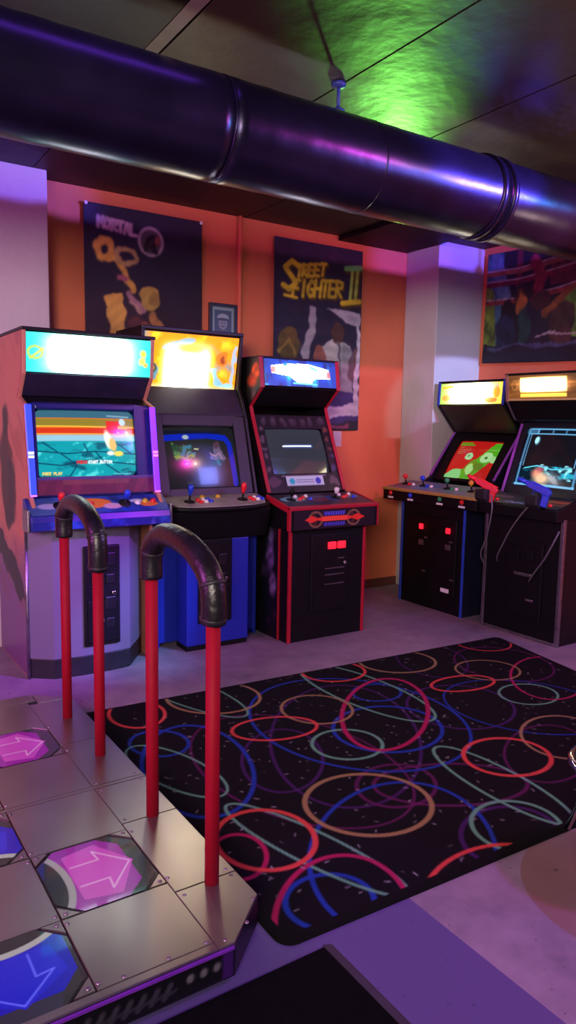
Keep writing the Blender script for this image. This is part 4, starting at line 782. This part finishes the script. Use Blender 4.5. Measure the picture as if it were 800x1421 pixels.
def arrow(x0, x1, y0, y1, direction, kind):
    """direction: unit vector the arrow points along"""
    X0, X1, Y0, Y1 = S(x0)+.003, S(x1)-.003, S(y0)+.003, S(y1)-.003; w = X1-X0; h = Y1-Y0; k = .055
    p = MB().prism([(X0+k,Y0),(X1-k,Y0),(X1,Y0+k),(X1,Y1-k),(X1-k,Y1),(X0+k,Y1),(X0,Y1-k),(X0,Y0+k)], 'z', ZP-.008, ZP-.003).build('arrow_panel', frm, dp, .001)
    A = Art(.28, .28, 110, 110, (.15,.16,.15)); c0 = (.62,.08,.66) if kind == 'pink' else (.04,.06,.62); c1 = (.76,.28,.74) if kind == 'pink' else (.06,.10,.72); c2 = (.85,.70,.85) if kind == 'pink' else (.34,.40,.88)
    # drawn pointing to +x
    A.poly([(.055,0),(.20,0),(.28,.09),(.28,.19),(.20,.28),(.055,.28)], (.13,.15,.13)); A.poly([(.04,.0),(.18,.0),(.235,.05),(.235,.23),(.18,.28),(.04,.28)], c0 if kind != 'pink' else (.56,.05,.60))
    A.poly([(.07,.04),(.17,.02),(.245,.14),(.17,.26),(.07,.24)], c1); A.line([(.08,.095),(.16,.095),(.155,.05),(.235,.14),(.155,.23),(.16,.185),(.08,.185)], .0028, c2)
    A.ell(-.02,.14,.088,.16,(.60,.66,.60)); A.ell(-.03,.14,.078,.145,(.12,.14,.12))
    th = math.atan2(direction[1], direction[0])
    o = panel('arrow_print', A, (0,0,0), (.28,0,0), (0,.28,0), pinkm if kind == 'pink' else bluem, p)
    me = o.data; bm = bmesh.new(); bm.from_mesh(me); kk = .054
    bmesh.ops.delete(bm, geom=[f for f in bm.faces if any(abs(v.co.x-.14)+abs(v.co.y-.14) > .28-kk for v in f.verts)], context='FACES')
    Mx = Matrix.Translation(((X0+X1)/2, (Y0+Y1)/2, ZP-.0004)) @ Matrix.Rotation(th, 4, 'Z') @ Matrix.Diagonal((w/.28*.985, h/.28*.985, 1, 1)) @ Matrix.Translation((-.14, -.14, 0))
    bmesh.ops.transform(bm, matrix=Mx, verts=bm.verts); bm.to_mesh(me); bm.free()
    for sx, sy in ((0,0),(1,0),(1,1),(0,1)):
        ax, ay = (X0, X1)[sx], (Y0, Y1)[sy]; dx, dy = (1, -1)[sx], (1, -1)[sy]
        br = MB().prism([(ax, ay), (ax+dx*.048, ay), (ax, ay+dy*.048)], 'z', ZP-.006, ZP+.0012).build('corner_bracket', brush, dp, .0008)
        MB().lathe([(.006,0),(.006,.002),(.003,.004)], (ax+dx*.013, ay+dy*.013, ZP+.001), (0,0,1), 10).build('bolt', steel, br)
        MB().lathe([(.006,0),(.006,.002),(.003,.004)], (ax-dx*.012, ay+dy*.018, ZP-.0005), (0,0,1), 10).build('bolt', steel, br)
for r0, r1, r2, r3 in ((1.335,1.585,1.87,2.137), (2.155,2.43,2.70,2.965)):
    arrow(.44,.705,r1,r2,(1,0),'pink'); arrow(-.09,.175,r1,r2,(-1,0),'pink'); arrow(.175,.44,r0,r1,(0,-1),'blue'); arrow(.175,.44,r2,r3,(0,1),'blue')
# rivets along the rail plates and front rim
for x, y in ((.855,1.42),(.80,1.355),(.73,1.33),(.855,1.53),(.72,1.52),(.855,1.56),(.69,1.345),(.60,1.345),(.50,1.345),(.72,2.12),(.85,2.17),(.72,2.17),(.855,2.12),(.72,1.92),(.855,2.9),(.76,3.0)):
    MB().lathe([(.006,0),(.006,.002),(.003,.004)], (S(x), S(y), ZP-.0012), (0,0,1), 10).build('rivet', steel, dp)
# printed stripe on the front skirt
A = Art(1.1, .07, 220, 16, (.05,.04,.07))
for q in range(11): A.line([(.60+q*.032,.018),(.615+q*.032,.045)], .007,(.20,.18,.23)); A.line([(.60+q*.032,.02),(.628+q*.032,.028)], .004,(.17,.15,.20))
for q in range(3): A.ell(.985+q*.035,.04,.010,.011,(.36,.34,.38))
A.rect(1.07,0,1.1,.07,(.20,.07,.34))
panel('skirt_print', A, (S(.74)-1.1, S(1.31)-.0015, .018), (1.1,0,0), (0,0,.07), prt, dp)
MB().box(S(-.30), S(.742), S(1.31)-.004, S(1.312), ZP-.014, ZP-.006).build('edge_glow', mat('painted violet glow', '6a2aa0', .25, var=.1), dp, .001)  # purple glow along the skirt top, painted in as a thin coloured strip
def rail(ya, yb, drop):
    """ya: nearer post, yb: farther post (platform units)"""
    X = S(.80); r = .0195; za, zb = .80+drop, .865
    h = MB().tube([(X, S(ya), ZP), (X, S(ya), ZP+.3), (X, S(ya), za+.03)], r, 16).build('handrail', mat('red painted pipe', '8c0820', .6, var=.08, spec=.15), dp)
    MB().tube([(X, S(yb), ZP), (X, S(yb), ZP+.3), (X, S(yb), zb+.06)], r, 16).build('post', MATS['red painted pipe'], h)
    d = yb-ya
    ctrl = [(ya,.80+drop),(ya-.003,.865),(ya+.006,.925),(ya+.045,.968),(ya+.11,1.0),(ya+.19,1.016),(ya+.27,1.016),(yb-.055,1.0),(yb-.010,.965),(yb+.002,.925),(yb,.865)]
    pts = [Vector((X, S(y), z)) for y, z in ctrl]; sm = []
    for i in range(len(pts)-1):
        p0, p1, p2, p3 = pts[max(i-1, 0)], pts[i], pts[i+1], pts[min(i+2, len(pts)-1)]
        for k in range(5):
            tt = k/5; sm.append(.5*((2*p1)+(p2-p0)*tt+(2*p0-5*p1+4*p2-p3)*tt*tt+(3*p1-p0-3*p2+p3)*tt**3))
    sm.append(pts[-1]); rr = [.0345]*len(sm); rr[0] = .033; rr[-1] = .033
    gp = MB().tube(sm, rr, 18).build('grip_pad', mat('black foam vinyl', '131216', .36, var=.25, scale=20, bump=.15, bscale=50), h)
    for q in (0, 10, len(sm)-9): 
        tdir = (sm[min(q+1, len(sm)-1)]-sm[max(q-1, 0)]).normalized()
        MB().lathe([(.0345,-.006),(.0365,-.004),(.0365,.004),(.0345,.006)], sm[q] if q else sm[0]+Vector((0,0,.012)), tdir, 18).build('seam_band', rubber, gp)
rail(1.53, 1.905, .025); rail(2.36, 2.735, 0)

# ------------------------------------------------------------------ low chrome stool at the right edge of view
st = empty('stool', 'low round stool with chrome rim and legs standing on the rug', 'stool', (2.075, 1.205, 0))
MB().lathe([(.155,.30),(.165,.305),(.168,.33),(.15,.35),(.02,.356)], (0,0,0), (0,0,1), 32).build('seat', mat('black vinyl seat', '15141a', .4), st)
MB().tube([(.172*math.cos(a), .172*math.sin(a), .315) for a in np.linspace(0, 2*PI, 40)[:-1]], .014, 10, True).build('rim', chrome, st)
for k in range(4):
    a = math.radians(88+90*k); ca, sa = math.cos(a), math.sin(a)
    lg = MB().tube([(.11*ca,.11*sa,.31),(.16*ca,.16*sa,.15),(.21*ca,.21*sa,.0135)], .011, 10).build('leg', chrome, st)

# ------------------------------------------------------------------ light
W = bpy.data.worlds.new('dim room'); SC.world = W; W.use_nodes = True
W.node_tree.nodes['Background'].inputs[0].default_value = (.60,.44,.80,1); W.node_tree.nodes['Background'].inputs[1].default_value = .06
def lamp(kind, name, loc, col, energy, size=.05, aim=None, spot=None, blend=.3, sy=None, spread=None):
    l = bpy.data.lights.new(name, kind); l.color = col; l.energy = energy
    if kind == 'AREA':
        l.size = size
        if sy: l.shape = 'RECTANGLE'; l.size_y = sy
    else: l.shadow_soft_size = size
    if spot: l.spot_size = math.radians(spot); l.spot_blend = blend
    o = bpy.data.objects.new(name, l); COL.objects.link(o); o.location = loc
    if kind == 'AREA' and spread: l.spread = math.radians(spread)
    if aim is not None: o.rotation_euler = (Vector(aim)-Vector(loc)).to_track_quat('-Z', 'Y').to_euler()
    return o
# coloured party lamp under the ceiling: many coloured beams past the duct, whose shade lies as a band on the walls
lamp('POINT', 'party_lamp_glow', (3.6, .62, 2.69), (1,.66,.42), 26, .03)
lamp('POINT', 'party_lamp_magenta', (3.3, .62, 2.69), (1,.03,.60), 75, .03)
lamp('SPOT', 'party_beam_magenta', (3.55, .62, 2.69), (1,.14,.70), 170, .03, (3.7, 4.6, 1.5), 40, .6)
lamp('SPOT', 'party_beam_blue', (3.75, .62, 2.69), (.10,.07,1), 1250, .03, (4.45, 4.25, 2.62), 24, .5)
lamp('SPOT', 'party_beam_blue', (4.4, .62, 2.69), (.14,.08,1), 1900, .03, (.85, 4.42, 2.62), 17, .5)
lamp('SPOT', 'party_beam_cyan', (3.75, .62, 2.69), (.04,.50,1), 560, .03, (4.40, 4.25, 1.48), 15, .4)
lamp('SPOT', 'party_beam_sky', (3.4, .62, 2.69), (.08,.42,1), 950, .03, (1.50, 3.75, .22), 12, .9)
lamp('SPOT', 'party_beam_violet', (3.45, .62, 2.69), (.28,.08,1), 150, .03, (1.15, 1.15, 0), 24, .5)
lamp('SPOT', 'party_beam_purple', (3.3, .62, 2.69), (.36,.02,1), 1300, .03, (1.05, 3.72, .35), 14, .9)
lamp('SPOT', 'party_beam_teal', (4.6, .62, 2.69), (.05,.5,1), 160, .03, (2.3, 2.0, 2.6), 60, .6)
lamp('SPOT', 'pillar_fill_beam', (-1.4, 1.0, 2.0), (.62,1,.86), 260, .05, (4.13, 4.38, 1.85), 11, .8)  # unseen pale fill, added to take the pink off the pillar's left face
# room lamps behind the viewer, then a green ceiling beam and added fills
lamp('AREA', 'warm_room_lamp', (-2.0, -1.8, 2.45), (1,.82,.76), 142, 1.6, (2.6, 4.4, 1.9), spread=110)
lamp('AREA', 'blue_room_lamp', (4.3, .1, 2.35), (.22,.26,1), 52, .8, (3.2, 4.6, 1.3))
lamp('AREA', 'magenta_room_lamp', (-2.2, 2.2, 1.9), (1,.14,.95), 78, .8, (1.5, 3.2, .0))
o = lamp('AREA', 'violet_duct_fill', (.2, 2.35, 2.72), (.33,.08,1), 1.8, 2.2, (.2, 2.45, 2.0), sy=.06)  # unseen fill, added to tint the top of the duct violet
lamp('SPOT', 'green_ceiling_beam', (3.7, 4.3, 2.41), (.25,1,.14), 170, .05, (2.10, 2.4, 2.70), 21, .9)
lamp('SPOT', 'amber_ceiling_fill', (3.6, 1.9, 2.0), (1,.82,.42), 12, .1, (3.1, 2.5, 2.735), 60, .7)  # unseen fill, added to give the right part of the ceiling its olive tone

# ------------------------------------------------------------------ camera
cam = bpy.data.cameras.new('camera'); co = bpy.data.objects.new('camera', cam); COL.objects.link(co)
cam.sensor_fit = 'VERTICAL'; cam.sensor_height = 36; cam.lens = 36*1022/1421
y, p, r = (math.radians(a) for a in (33.39, -7.04, 1.05))
f = Vector((math.sin(y)*math.cos(p), math.cos(y)*math.cos(p), math.sin(p))); rt = Vector((math.cos(y), -math.sin(y), 0)); up = rt.cross(f)
rt2 = rt*math.cos(r)+up*math.sin(r); up2 = -rt*math.sin(r)+up*math.cos(r)
co.matrix_world = Matrix.Translation((0,0,1.35)) @ Matrix((rt2, up2, -f)).transposed().to_4x4()
cam.clip_start = .05
SC.camera = co
SC.view_settings.view_transform = 'Standard'; SC.view_settings.look = 'None'; SC.view_settings.gamma = 1; SC.view_settings.use_curve_mapping = False
SC.view_settings.exposure = 0
SC.cycles.max_bounces = 6; SC.cycles.use_denoising = True
